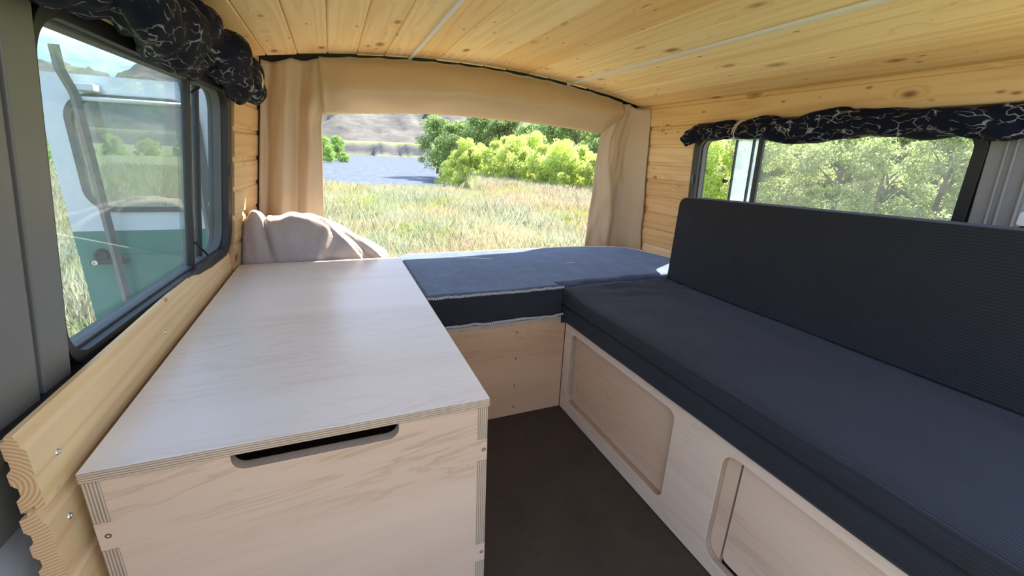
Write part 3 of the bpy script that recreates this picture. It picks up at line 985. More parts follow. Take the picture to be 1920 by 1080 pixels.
# backrest cushion: tall slab with rounded upper corners, resting on the seat cushion
bk = empty('backrest_cushion', (1.18, 0.55, CZ1 + 0.0055), 'tall charcoal corduroy backrest cushion standing below the window', 'cushion')
L0, L1 = -0.06, 1.190
bo = [(L0, 0.0), (L1 - 0.004, 0.0), (L1, 0.004)] + [(L1 + 0.004 - 0.026 + 0.026 * math.cos(a), 0.300 - 0.026 + 0.026 * math.sin(a)) for a in [PI / 2 * k / 6 for k in range(7)]]
bo += [(0.9, 0.308), (0.6, 0.316), (0.3, 0.324), (L0 + 0.02, 0.330), (L0, 0.31)]
BT = 0.080
o = plate('cushion_body', bo, [], lambda u, v, w: (1.131 + v * 0.035 + w, u, CZ1 + 0.0055 + v - 0.00 * w), BT, CORD, bk)
bevel(o, 0.010, 3)
pp = [(1.131 + v * 0.035 + 0.003, u, CZ1 + 0.0055 + v - 0.003) for u, v in bo[2:-1]]
tube('piping', pp, 0.0035, CORD, bk, 6)

# ================================================================== fabrics
# rolled-up navy curtains over the side windows
def roll(name, path, rads, seed, label, ties, lobe=0.35, mat=NAVY):
    pts = [Vector(p) for p in path]
    root = empty(name, tuple(pts[len(pts) // 2] - Vector((0, 0, 0.05))), label, 'curtain')
    seg, N = 40, 220
    rings = []
    L = [0.0]
    for a, b in zip(pts, pts[1:]):
        L.append(L[-1] + (b - a).length)
    def at(s):
        s *= L[-1]
        for i in range(len(pts) - 1):
            if s <= L[i + 1] or i == len(pts) - 2:
                t = (s - L[i]) / (L[i + 1] - L[i])
                return pts[i].lerp(pts[i + 1], t), rads[i] + (rads[i + 1] - rads[i]) * t
    for i in range(N + 1):
        s = i / N
        p, R = at(s)
        q, _ = at(min(1, s + 0.01))
        q0, _ = at(max(0, s - 0.01))
        d = (q - q0).normalized()
        a = d.cross(Vector((0, 0, 1))).normalized()
        b = a.cross(d)
        pinch = 1.0
        for ts in ties:
            pinch *= 1 - 0.32 * math.exp(-((s - ts) * L[-1] / 0.022) ** 2)
        pinch *= min(1.0, 0.72 + 8 * min(s, 1 - s))
        ring = []
        for k in range(seg):
            th = 2 * PI * k / seg
            u = s * L[-1]
            tw = th + 5.0 * u + 1.6 * ns(u * 4, seed)
            fold = 0.13 * math.sin(2 * tw + 3 * ns(u * 3, seed + 3)) + 0.09 * math.sin(3 * th - 12 * u + 4 * ns(u * 5, seed + 5))
            lump = lobe * (1.0 * ns(u * 6.5 + math.cos(th) * 0.7, math.sin(th) * 0.7, seed) + 0.45 * ns(u * 15 + math.cos(th), math.sin(th) * 1.3, seed + 9))
            crease = -0.22 * max(0.0, math.sin(tw + 9 * u + 2 * ns(u * 6, seed + 2))) ** 10 - 0.16 * max(0.0, math.sin(2 * th + 17 * u + 3 * ns(u * 7, seed + 4))) ** 12
            rr = R * pinch * (1 + fold + lump + crease)
            off = Vector((0, 0, 1)) * 0.012 * ns(u * 6, seed + 7)
            v = p + a * (rr * math.cos(th) * 0.85) + b * (rr * math.sin(th)) + off
            ring.append(tuple(v))
        rings.append(ring)
    cloth = loft('rolled_cloth', rings, mat, root)
    for ts in ties:
        p, R = at(ts)
        q, _ = at(min(1, ts + 0.01))
        d = (q - p).normalized()
        a = d.cross(Vector((0, 0, 1))).normalized()
        b = a.cross(d)
        for dk in (-0.004, 0.005):
            c = p + d * dk
            rr = R * 0.90
            path2 = [c + a * (rr * 0.88 * math.cos(2 * PI * k / 20)) + b * (rr * math.sin(2 * PI * k / 20)) + d * 0.012 * math.sin(2 * PI * k / 20) for k in range(20)]
            tube('tie_cord', path2, 0.0022, CORDWHITE, cloth, 6, True)
    return root


roll('rolled_curtain', [(-0.262, 0.58, 1.045), (-0.255, 0.9, 1.045), (-0.243, 1.25, 1.048), (-0.225, 1.55, 1.045), (-0.215, 1.76, 1.02)],
     [0.066, 0.066, 0.066, 0.064, 0.046], 3.0, 'navy print curtain rolled up over the window beside the plywood box', [0.885], 0.45)
roll('rolled_curtain', [(1.428, 1.525, 0.935), (1.432, 1.46, 0.970), (1.436, 1.30, 0.972), (1.44, 0.9, 0.972), (1.44, 0.6, 0.966), (1.44, 0.42, 0.972), (1.44, 0.16, 0.98)],
     [0.034, 0.037, 0.037, 0.040, 0.036, 0.036, 0.036], 21.0, 'navy print curtain rolled up above the backrest window', [0.20, 0.765])

# beige drapes round the rear opening
def drape_l(u, v):
    # plan: from the side wall corner (u=0) to the edge of the opening (u=1); v: 0 top to 1 bottom
    zt = zc(-0.2 + 0.17 * u) - 0.004 - 0.012 * abs(math.sin(u * 7)) * (1 - 0.5 * u)
    z = zt + (0.375 - zt) * v
    x0 = xl(1.95, z) + 0.028
    x1 = 0.018 - 0.14 * min(v, 0.3) - 0.05 * max(0.0, v - 0.3)
    x = x0 + (x1 - x0) * u
    y = 1.938 - 0.03 * u
    f = (0.5 + 0.5 * v)
    y += -0.030 * f * math.exp(-((u - 0.36) / 0.16) ** 2) - 0.022 * f * math.exp(-((u - 0.80 + 0.06 * v) / 0.09) ** 2)
    y += 0.020 * f * math.exp(-((u - 0.60 + 0.05 * v) / 0.07) ** 2) + 0.018 * math.exp(-((u - 0.12) / 0.06) ** 2) * f
    y += 0.006 * ns(u * 5, v * 3.5, 1.0) + 0.006 * ns(u * 9, v * 5, 4.0) * (1 - v)
    y -= 0.020 * math.exp(-((v - 0.20) / 0.07) ** 2 - ((u - 0.78) / 0.15) ** 2)
    return (x, y, z)


o = sheet('beige_drape', drape_l, 70, 70, BEIGE, None, 0.003)
tag(o, 'beige drape hanging beside the opening above the taupe blanket', 'drape')


def drape_r(u, v):
    zt = zc(1.30 + 0.18 * u) - 0.006 - 0.01 * abs(math.sin(u * 5 + 1))
    z = zt + (0.352 - zt) * v
    x0 = 1.335 - 0.075 * min(1, v / 0.22) - 0.035 * v
    x1 = xr(1.8, z) - 0.022
    x = x0 + (x1 - x0) * u
    y = 1.915 - 0.10 * u * u
    f = 0.4 + 0.6 * v
    y += 0.016 * f * math.sin(u * 9.5 + 0.8 * v + 1.0) + 0.010 * ns(u * 4, v * 4, 8.0) + 0.008 * ns(u * 9, v * 6, 18.0)
    y -= 0.015 * math.exp(-((u - 0.15 - 0.3 * v) / 0.12) ** 2)
    return (x, y, z)


o = sheet('beige_drape', drape_r, 60, 70, BEIGE, None, 0.003)
tag(o, 'beige drape hanging beside the opening next to the backrest', 'drape')


def valance(u, v):
    x = -0.014 + 1.350 * u
    zt = zc(x) - 0.008 - 0.004 * abs(math.sin(u * 40))
    zb = 0.966 + 0.032 * math.sin(PI * min(1, u * 1.15)) ** 0.7 + 0.006 * ns(u * 5, 2.0)
    if u > 0.92:
        zb += (u - 0.92) * 1.0
    # v: 0 top front, round the belly to the lower rear edge
    if v < 0.8:
        t = v / 0.8
        z = zt + (zb - zt) * t
        y = 1.885 - 0.055 * math.sin(PI * t) ** 0.8 - 0.012 * t
    else:
        t = (v - 0.8) / 0.2
        z = zb + 0.03 * t * t
        y = 1.873 + 0.012 * t
    e = math.exp(-(u / 0.06) ** 2) + math.exp(-((1 - u) / 0.06) ** 2)
    y += 0.03 * e * math.sin(PI * min(1, v / 0.8))
    y += 0.008 * ns(u * 9, v * 3, 3.0) + 0.006 * math.sin(v * 9 + 4 * ns(u * 3, 9.0)) * math.sin(PI * min(1, v / 0.8))
    y += 0.006 * ns(u * 30, v * 6, 5.0) * e
    return (x, y, z)


o = sheet('valance', valance, 110, 40, BEIGE, None, 0.003)
tag(o, 'beige padded valance hanging across the top of the rear opening', 'valance')

# crumpled fleece blanket behind the box
def blanket():
    nu, nv = 100, 70
    prof = [(0.0, 0.50), (0.035, 0.580), (0.10, 0.612), (0.16, 0.622), (0.20, 0.600), (0.25, 0.600), (0.33, 0.612), (0.42, 0.607), (0.51, 0.594), (0.66, 0.555), (0.82, 0.503), (0.97, 0.455), (1.0, 0.44)]

    def top(a):
        for (a0, z0), (a1, z1) in zip(prof, prof[1:]):
            if a <= a1:
                t = (a - a0) / (a1 - a0)
                t = t * t * (3 - 2 * t) * 0.5 + t * 0.5
                return z0 + (z1 - z0) * t
        return prof[-1][1]
    verts, faces = [], []
    base = 0.348
    for j in range(nv + 1):
        c = j / nv
        ph = PI * c
        cs, sn = math.cos(ph), math.sin(ph)
        for i in range(nu + 1):
            a = i / nu
            x = -0.316 + 0.512 * a
            H = top(a) - base
            y0 = -0.082 * math.copysign(abs(cs) ** 0.75, cs)
            z0 = H * max(0.0, sn) ** 0.55
            d = 0.0
            d -= 0.034 * math.exp(-((a - 0.205 + 0.05 * math.sin(3.4 * c)) / 0.020) ** 2)             # deep fold beside the hanging corner
            d += 0.012 * math.exp(-((a - 0.12 + 0.07 * c) / 0.035) ** 2)
            d += 0.020 * math.exp(-((a - 0.47 - 0.25 * c) / 0.030) ** 2) * max(0, 1 - 2.6 * c)     # ridge low on the front
            d -= 0.012 * math.exp(-((a - 0.54 - 0.25 * c) / 0.025) ** 2) * max(0, 1 - 2.6 * c)
            for (k0, sl, am) in ((0.62, 0.75, 0.010), (0.74, 0.9, -0.010), (0.84, 0.9, 0.008)):
                d += am * math.exp(-((a - k0 + sl * (c - 0.30)) / 0.028) ** 2) * min(1.0, max(0.0, (a - 0.35) * 5))
            d += 0.007 * ns(a * 5, c * 4, 6) + 0.003 * ns(a * 14, c * 10, 8)
            e = min(1.0, 6 * c, 6 * (1 - c)) * min(1.0, 10 * a, 14 * (1 - a) + 0.1)
            d *= e
            y = 1.745 + y0 - cs * d
            z = base + z0 * min(1.0, 0.25 + 14 * a, 0.25 + 20 * (1 - a)) + sn * d
            verts.append((x - 0.010 * math.exp(-(a / 0.1) ** 2) * sn, max(1.651, y), max(base, z)))
    for j in range(nv):
        for i in range(nu):
            k = j * (nu + 1) + i
            faces.append((k, k + 1, k + nu + 2, k + nu + 1))
    o = mesh_obj('blanket', verts, faces, FLEECE, None, True)
    s = o.modifiers.new('solid', 'SOLIDIFY')
    s.thickness = 0.004
    s.offset = 1
    return o


tag(blanket(), 'crumpled taupe fleece blanket heaped behind the plywood box', 'blanket')

# lock bracket and rod in the gap past the grey pillar
lk = empty('door_lock', (1.47, 0.44, 0.70), 'small pale lock bracket with a metal pull rod beside the grey pillar', 'lock')
bevel(plate('bracket', rrect(0.445, 0.735, 0.476, 0.768, 0.006, 3), [], lambda u, v, w: (1.492 - w, u, v), 0.012, WHITE_TRIM, lk), 0.002)
tube('pull_rod', [(1.482, 0.436, 0.66), (1.480, 0.444, 0.735)], 0.0028, STEEL, lk, 8)
disc('rod_knob', (1.480, 0.444, 0.735), (0, 0.1, 1), 0.007, 0.010, STEEL, lk, 12, 0.9)

# ================================================================== open rear door seen through the side window
DY = 2.05
dr = empty('open_rear_door', (-0.65, DY + 0.02, -0.32), 'open rear door in white over green with a steel ladder, seen through the window', 'door')
DX0, DX1 = -0.905, -0.400
DW = rrect(-0.825, 0.605, -0.47, 0.975, 0.075, 8)
plate('upper_panel', rrect(DX0, 0.515, DX1, 1.055, (0, 0, 0.03, 0.012), 4), [rrect(-0.835, 0.595, -0.46, 0.985, 0.08, 8)],
      lambda u, v, w: (u, DY + w, v), 0.045, WHITE_P, dr)
plate('lower_panel', rrect(DX0, -0.32, DX1, 0.514, (0.02, 0.02, 0, 0), 4), [], lambda u, v, w: (u, DY + w, v), 0.045, GREEN_P, dr)
bevel(plate('press_line', [(DX0 + 0.02, 0.425), (DX1 - 0.01, 0.425), (DX1 - 0.01, 0.437), (DX0 + 0.02, 0.437)], [], lambda u, v, w: (u, DY - 0.004 + w, v), 0.006, GREEN_P, dr), 0.002)
bevel(plate('window_rubber', rrect(-0.845, 0.585, -0.45, 0.995, 0.088, 10), [DW], lambda u, v, w: (u, DY - 0.008 + w, v), 0.03, GASKET, dr), 0.005, 2)
plate('window_pane', DW, [], lambda u, v, w: (u, DY + 0.006 + w, v), 0.004, GLASS_D, dr)
hd = bevel(plate('door_handle', rrect(-0.868, 0.392, -0.752, 0.412, 0.008, 4), [], lambda u, v, w: (u, DY - 0.030 + w, v), 0.014, RUBBER, dr), 0.003)
disc('lock_barrel', (-0.850, DY - 0.031, 0.402), (0, -1, 0), 0.011, 0.006, STEEL, hd, 12, 0.3)
disc('handle_boss', (-0.835, DY - 0.001, 0.425), (0, -1, 0), 0.024, 0.022, RUBBER, hd, 16, 0.9)
# ladder on the door
la = tube('ladder_rail', [(-0.795, DY - 0.075, 1.13), (-0.795, DY - 0.075, 1.06), (-0.780, DY - 0.055, 0.985), (-0.780, DY - 0.045, 0.5), (-0.775, DY - 0.045, 0.02)], 0.015, GALV, dr, 4, flat=0.55, smooth=False)
tube('ladder_rail', [(-0.470, DY - 0.075, 1.06), (-0.470, DY - 0.055, 0.985), (-0.470, DY - 0.045, 0.5), (-0.470, DY - 0.045, 0.02)], 0.012, GALV, dr, 4, flat=0.55, smooth=False)
for z in (0.975, 0.225, -0.02):
    tube('ladder_rung', [(-0.780, DY - 0.047, z), (-0.470, DY - 0.047, z)], 0.008, GALV if z < 0.9 else WHITE_P, dr, 6)
bevel(box('ladder_bracket', (-0.785, DY - 0.06, 1.000), (-0.725, DY - 0.002, 1.022), WHITE_P, dr), 0.003)

# ================================================================== outdoors
GZ = -0.70


def ground_z(x, y):
    """meadow level: flat near the van, falling to the river beyond the bank"""
    bank = 24.0 - 0.55 * max(0.0, x) + 0.02 * x * x * (1 if x > 0 else 0)
    bank = max(bank, 14.0) if x > 0 else 26.0 + 0.0 * x
    h = GZ + 0.10 * ns(x * 0.25, y * 0.25) + 0.05 * ns(x * 0.9, y * 0.9, 3)
    return h


m_, nt_, out_ = new_mat('meadow_soil')
g_ = node(nt_, 'ShaderNodeNewGeometry')
n1 = node(nt_, 'ShaderNodeTexNoise', {'Vector': g_.outputs['Position'], 'Scale': 0.5, 'Detail': 8.0, 'Roughness': 0.7})
n2 = node(nt_, 'ShaderNodeTexNoise', {'Vector': g_.outputs['Position'], 'Scale': 9.0, 'Detail': 6.0, 'Roughness': 0.8})
c1 = ramp(nt_, n1.outputs[0], [(0.3, (0.17, 0.19, 0.05)), (0.5, (0.27, 0.24, 0.11)), (0.7, (0.30, 0.25, 0.14))])
c2 = mix(nt_, n2.outputs[0], (0.55, 0.55, 0.55), (1.25, 1.25, 1.2))
principled(nt_, out_, mix(nt_, 1.0, c1, c2, 'MULTIPLY'), 0.95)
SOIL = m_


def terrain(name, fn, xs, ys, mat, label, cat, kind='structure', smooth=True):
    nx, ny = len(xs), len(ys)
    verts = [(x, y, fn(x, y)) for y in ys for x in xs]
    faces = [(j * nx + i, j * nx + i + 1, (j + 1) * nx + i + 1, (j + 1) * nx + i) for j in range(ny - 1) for i in range(nx - 1)]
    o = mesh_obj(name, verts, faces, mat, None, smooth)
    return tag(o, label, cat, None, kind)


WZ = -2.5


def bank_line(x):
    """far edge of the meadow for each x (where the bank drops to the river); no edge right of the willows"""
    if x < 5:
        return 18.5 - 1.0 * max(0.0, x + 0.5) if x > -6 else 18.5 + 7.0 * (-6 - x)
    return 13.0 + (x - 5) * 4.5


def land(x, y):
    b = bank_line(x)
    z = ground_z(x, y)
    if y > b:
        t = min(1.0, (y - b) / 9.0)
        z = z + (WZ - 1.2 - z) * (t * t * (3 - 2 * t))
    return z


xs = [-140, -100, -70, -50, -40, -30] + [-24 + 1.0 * i for i in range(80)] + [60, 75, 95, 120, 160]
ys = [-120, -80, -50, -30, -20] + [-14 + 1.0 * i for i in range(64)] + [55, 65, 80, 100, 130, 170, 220]
land_o = terrain('meadow_ground', land, xs, ys, SOIL, 'dry meadow ground sloping to the river bank', 'meadow')

m_, nt_, out_ = new_mat('river_water')
g_ = node(nt_, 'ShaderNodeNewGeometry')
mp_ = node(nt_, 'ShaderNodeMapping', {0: g_.outputs['Position'], 'Scale': (1.0, 0.45, 1.0)})
n1 = node(nt_, 'ShaderNodeTexNoise', {'Vector': mp_.outputs[0], 'Scale': 1.1, 'Detail': 6.0, 'Roughness': 0.7})
df_ = node(nt_, 'ShaderNodeBsdfDiffuse', {0: mix(nt_, ramp(nt_, n1.outputs[0], [(0.35, (0, 0, 0)), (0.65, (1, 1, 1))]), (0.060, 0.073, 0.090), (0.098, 0.115, 0.135))})
bp_ = node(nt_, 'ShaderNodeBump', {'Height': n1.outputs[0], 'Strength': 0.5, 'Distance': 0.25})
gl_ = node(nt_, 'ShaderNodeBsdfGlossy', {0: (0.9, 0.95, 1.0, 1), 'Roughness': 0.25, 'Normal': bp_.outputs[0]})
mx_ = node(nt_, 'ShaderNodeMixShader', {0: 0.13, 1: df_.outputs[0], 2: gl_.outputs[0]})
nt_.links.new(mx_.outputs[0], out_.inputs[0])
WATER = m_
riv = mesh_obj('river', [(-260, 20, WZ), (160, 20, WZ), (160, 420, WZ), (-260, 420, WZ)], [(0, 1, 2, 3)], WATER)
tag(riv, 'broad pale blue river bending past the meadow', 'river', None, 'structure')

# far bank: low eroded cliff with a pale field on top, hills behind
m_, nt_, out_ = new_mat('cliff_earth')
g_ = node(nt_, 'ShaderNodeNewGeometry')
sp_ = node(nt_, 'ShaderNodeSeparateXYZ', {0: g_.outputs['Position']})
mp_ = node(nt_, 'ShaderNodeMapping', {0: g_.outputs['Position'], 'Scale': (0.12, 0.12, 0.05)})
n1 = node(nt_, 'ShaderNodeTexNoise', {'Vector': mp_.outputs[0], 'Scale': 1.0, 'Detail': 8.0, 'Roughness': 0.75})
c1 = mix(nt_, n1.outputs[0], (0.03, 0.031, 0.035), (0.14, 0.135, 0.13))
nrm_ = node(nt_, 'ShaderNodeSeparateXYZ', {0: g_.outputs['Normal']})
top_ = ramp(nt_, nrm_.outputs[2], [(0.75, (0, 0, 0)), (0.93, (1, 1, 1))])
n3 = node(nt_, 'ShaderNodeTexNoise', {'Vector': mp_.outputs[0], 'Scale': 1.7, 'Detail': 4.0})
c2 = mix(nt_, n3.outputs[0], (0.11, 0.14, 0.04), (0.25, 0.23, 0.12))
principled(nt_, out_, mix(nt_, top_, c1, c2), 0.95)
CLIFF = m_


def cliff_z(x, y):
    edge = 300 + 14 * ns(x * 0.02, 3) + 5 * ns(x * 0.11, 8) - 0.22 * x
    t = (y - edge) / 10.0
    top = 6.0 + 1.6 * ns(x * 0.012, 1) - 0.012 * (x - 10)
    if t < 0:
        return WZ - 0.5
    if t < 1:
        return WZ - 0.5 + (top - WZ + 0.5) * t ** 0.7 + 0.6 * ns(x * 0.3, t * 3)
    return top + (y - edge - 10) * 0.012 + 0.3 * ns(x * 0.05, y * 0.05)


terrain('far_bank', cliff_z, [-330 + 4 * i for i in range(135)], [262 + 3 * i for i in range(40)] + [385, 400, 420, 450, 480],
        CLIFF, 'grey eroded river bank with a pale field on top', 'river bank')

m_, nt_, out_ = new_mat('badland_hills')
g_ = node(nt_, 'ShaderNodeNewGeometry')
mp_ = node(nt_, 'ShaderNodeMapping', {0: g_.outputs['Position'], 'Scale': (0.03, 0.03, 0.09)})
n1 = node(nt_, 'ShaderNodeTexNoise', {'Vector': mp_.outputs[0], 'Scale': 1.0, 'Detail': 9.0, 'Roughness': 0.75})
c1 = ramp(nt_, n1.outputs[0], [(0.33, (0.018, 0.018, 0.02)), (0.48, (0.065, 0.059, 0.053)), (0.62, (0.11, 0.10, 0.086)), (0.75, (0.04, 0.04, 0.04))])
n4 = node(nt_, 'ShaderNodeTexNoise', {'Vector': mp_.outputs[0], 'Scale': 2.6, 'Detail': 7.0, 'Roughness': 0.8})
c1 = mix(nt_, ramp(nt_, n4.outputs[0], [(0.52, (0, 0, 0)), (0.64, (1, 1, 1))]), c1, (0.06, 0.07, 0.04))
principled(nt_, out_, c1, 0.95)
HILL = m_


def hill_z(x, y):
    t = min(1.0, max(0.0, (y - 520 - 40 * ns(x * 0.006, 2)) / 260.0))
    ridge = 0.5 + 0.5 * math.sin(x * 0.05 + 6 * ns(x * 0.013, 5) + 2 * ns(x * 0.03, y * 0.01))
    gull = abs(ns(x * 0.028, y * 0.012, 7)) + 0.5 * abs(ns(x * 0.07, y * 0.03, 9))
    h = 104 + 18 * ns(x * 0.0045, 11) + 10 * ns(x * 0.018, 13)
    return 3.0 + h * (t ** 0.8) * (0.72 + 0.28 * ridge) - 34 * gull * t * (1.2 - 0.5 * t) + 2.0 * ns(x * 0.1, y * 0.08)


terrain('badland_hills', hill_z, [-900 + 11 * i for i in range(165)], [470 + 11 * j for j in range(36)],
        HILL, 'pale grey badland hills rising far beyond the river', 'hills')

# ------------------------------------------------------------------ vegetation
LEAF_A = leaf_mat('cottonwood_leaves', (0.12, 0.20, 0.06), (0.42, 0.52, 0.22), 0.5)
LEAF_B = leaf_mat('willow_leaves', (0.36, 0.47, 0.10), (0.76, 0.82, 0.32), 0.55)
LEAF_C = leaf_mat('silvery_leaves', (0.18, 0.25, 0.08), (0.60, 0.66, 0.30), 0.5)
BARK = plain('grey_bark', (0.15, 0.12, 0.09), 0.9, var=0.3, scale=12)


def crown_mesh(name, w, h, base, n_blob, n_leaf, leaf, mat, seed, shape='tree'):
    rnd = random.Random(seed)
    blobs = []
    for i in range(n_blob):
        t = rnd.random()
        if shape == 'tree':
            z = base + (h - base) * (0.08 + 0.86 * t)
            rad = w * 0.5 * math.sqrt(max(0.06, 1 - (abs(t - 0.42) / 0.62) ** 2))
        else:
            z = h * (0.08 + 0.80 * t)
            rad = w * 0.5 * math.sqrt(max(0.05, 1 - t ** 1.8))
        a = rnd.uniform(0, 2 * PI)
        r_ = rad * math.sqrt(rnd.random()) * 0.9
        blobs.append((Vector((r_ * math.cos(a), r_ * math.sin(a), z)), h * rnd.uniform(0.07, 0.15)))
    verts, faces = [], []
    for i in range(n_leaf):
        c, br = blobs[rnd.randrange(n_blob)]
        d = Vector((rnd.gauss(0, 1), rnd.gauss(0, 1), rnd.gauss(0.25, 1))).normalized()
        p = c + Vector((d.x, d.y, d.z * (0.8 if shape == 'tree' else 1.15))) * br * (rnd.random() ** 0.35)
        if p.z < 0.03:
            p.z = 0.03 + 0.2 * rnd.random()
        s = leaf * rnd.uniform(0.6, 1.3)
        u = Vector((rnd.gauss(0, 1), rnd.gauss(0, 1), rnd.gauss(0, 1))).normalized()
        nrm = (d + 0.8 * Vector((rnd.gauss(0, 1), rnd.gauss(0, 1), rnd.gauss(0, 1)))).normalized()
        u = (u - nrm * u.dot(nrm)).normalized()
        if shape != 'tree':
            u = (u + Vector((0, 0, 1.2))).normalized()
        v = nrm.cross(u).normalized()
        k = len(verts)
        verts += [p - u * s, p + v * s * 0.42, p + u * s, p - v * s * 0.42]
        faces.append((k, k + 1, k + 2, k + 3))
    me = bpy.data.meshes.new(name)
    me.from_pydata([tuple(v) for v in verts], [], faces)
    me.materials.append(mat)
    return me, blobs


def trunk_mesh(name, blobs, h, r, seed, stems=1):
    rnd = random.Random(seed)
    verts, faces = [], []

    def limb(a, b, r0, r1, bend):
        n, seg = 5, 6
        s = len(verts)
        for i in range(n + 1):
            t = i / n
            p = a.lerp(b, t) + bend * math.sin(PI * t)
            rr = r0 + (r1 - r0) * t
            for k in range(seg):
                th = 2 * PI * k / seg
                verts.append((p.x + rr * math.cos(th), p.y + rr * math.sin(th), p.z))
        for i in range(n):
            for k in range(seg):
                l = (k + 1) % seg
                faces.append((s + i * seg + k, s + i * seg + l, s + (i + 1) * seg + l, s + (i + 1) * seg + k))
    for st in range(stems):
        off = Vector((rnd.uniform(-.3, .3), rnd.uniform(-.3, .3), 0)) * (0 if stems == 1 else 1)
        topp = Vector((off.x * 2 + rnd.uniform(-.3, .3), off.y * 2 + rnd.uniform(-.3, .3), h * 0.75))
        limb(off, topp, r, r * 0.3, Vector((rnd.uniform(-.2, .2), rnd.uniform(-.2, .2), 0)))
    for c, br in blobs[::3]:
        a = Vector((0, 0, max(0.2 * h, c.z - 0.25 * h)))
        limb(a, c, r * 0.4, r * 0.1, Vector((rnd.uniform(-.15, .15), rnd.uniform(-.15, .15), 0.1)))
    me = bpy.data.meshes.new(name)
    me.from_pydata(verts, [], faces)
    me.materials.append(BARK)
    return me


def protos(kind, specs):
    res = []
    for i, s in enumerate(specs):
        me, bl = crown_mesh('foliage', *s[:-1], seed=100 + i * 7 + len(kind), shape=s[-1])
        tm = trunk_mesh('trunk', bl, s[1], 0.03 * s[1] if s[-1] == 'tree' else 0.02, 50 + i, 1 if s[-1] == 'tree' else 4)
        res.append((me, tm))
    return res


COTTON = protos('cottonwood', [(5.2, 6.4, 0.3, 70, 13000, 0.12, LEAF_A, 'tree'), (6.0, 5.6, 0.2, 76, 13000, 0.12, LEAF_A, 'tree'), (4.4, 7.0, 0.4, 66, 12000, 0.12, LEAF_A, 'tree')])
WILLOW = protos('willow', [(3.2, 2.5, 0.0, 60, 11000, 0.065, LEAF_B, 'shrub'), (2.6, 2.9, 0.0, 60, 11000, 0.065, LEAF_B, 'shrub'), (3.8, 2.1, 0.0, 64, 11000, 0.065, LEAF_B, 'shrub')])
SILVER = protos('silver', [(4.4, 5.0, 0.3, 42, 8000, 0.085, LEAF_C, 'tree'), (4.0, 4.2, 0.2, 40, 8000, 0.085, LEAF_C, 'tree')])


def plant(name, proto, x, y, z, sc, rot, label, cat, group, color=(1, 1, 1), sz=None):
    root = bpy.data.objects.new(name, None)
    COL.objects.link(root)
    root.location = (x, y, z)
    root.rotation_euler = (0, 0, rot)
    root.scale = (sc, sc, sz or sc)
    tag(root, label, cat, group)
    for nm, me in (('foliage', proto[0]), ('trunk', proto[1])):
        o_ = bpy.data.objects.new(nm, me)
        COL.objects.link(o_)
        o_.parent = root
        o_.color = (*color, 1)
    return root


rnd = random.Random(5)


def polar(az, d):
    return d * math.sin(math.radians(az)), d * math.cos(math.radians(az))


# tall trees behind the willows, seen through the rear opening
for i, (az, d, s) in enumerate([(12.6, 64, 1.18), (15.5, 60, 1.22), (18.3, 57, 1.18), (21.2, 54, 1.12), (24.2, 50, 1.12), (27.2, 46, 1.05), (30.2, 43, 1.02), (33.4, 40, 0.98), (36.8, 38, 0.95), (19.8, 66, 1.35), (25.8, 60, 1.3), (32, 54, 1.22), (40, 36, 0.95)]):
    x, y = polar(az, d)
    k = rnd.uniform(0.85, 1.15)
    if i == 0:
        plant('cottonwood_tree', COTTON[0], x, y, -2.0, s * 1.02, rnd.uniform(0, 6), 'dark green tree at the water edge where the row of trees ends', 'tree', None, (k, k, k * 0.95))
        continue
    plant('cottonwood_tree', COTTON[i % 3], x, y, -2.0, s * 1.02, rnd.uniform(0, 6), 'tall green tree standing behind the yellow-green willow shrubs', 'tree', 'trees behind the willows', (k, k, k * 0.95))
# willow shrubs along the bank
for i, (az, d, s) in enumerate([(14.6, 47, 1.0), (16.4, 41, 1.0), (18.4, 37, 1.05), (20.3, 34, 1.0), (22.3, 32, 1.0), (24.3, 30, 1.0), (26.4, 28, 0.95), (28.4, 27, 0.92), (30.6, 26, 0.82), (32.8, 25, 0.72), (35.2, 24, 0.7),
                                (17.6, 44, 1.15), (21.2, 39, 1.2), (24.6, 35, 1.15), (27.8, 32, 1.1), (31.2, 29, 0.95), (38, 24, 0.8), (15.4, 40, 0.9), (17.2, 35.5, 0.85)]):
    x, y = polar(az, d * 0.78)
    k = rnd.uniform(0.88, 1.15)
    plant('willow_shrub', WILLOW[i % 3], x, y, land(x, y) - 0.05, s * 0.95, rnd.uniform(0, 6), 'bright yellow-green willow shrub growing along the meadow edge', 'shrub', 'willow shrubs by the river', (k, k, k * 0.9), s * 0.98)
# far trees across the river on the left
for i, (az, d, s) in enumerate([(-2.6, 150, 1.5), (-0.9, 140, 1.3), (0.8, 146, 1.05), (-4.4, 152, 1.5), (1.5, 128, 0.5), (-0.2, 120, 0.6)]):
    x, y = polar(az, d)
    plant('riverside_tree', COTTON[i % 3], x, y, WZ - 0.3, s, rnd.uniform(0, 6), 'small round green tree on the far side of the river', 'tree', 'trees across the river', (1.1, 1.25, 0.9))
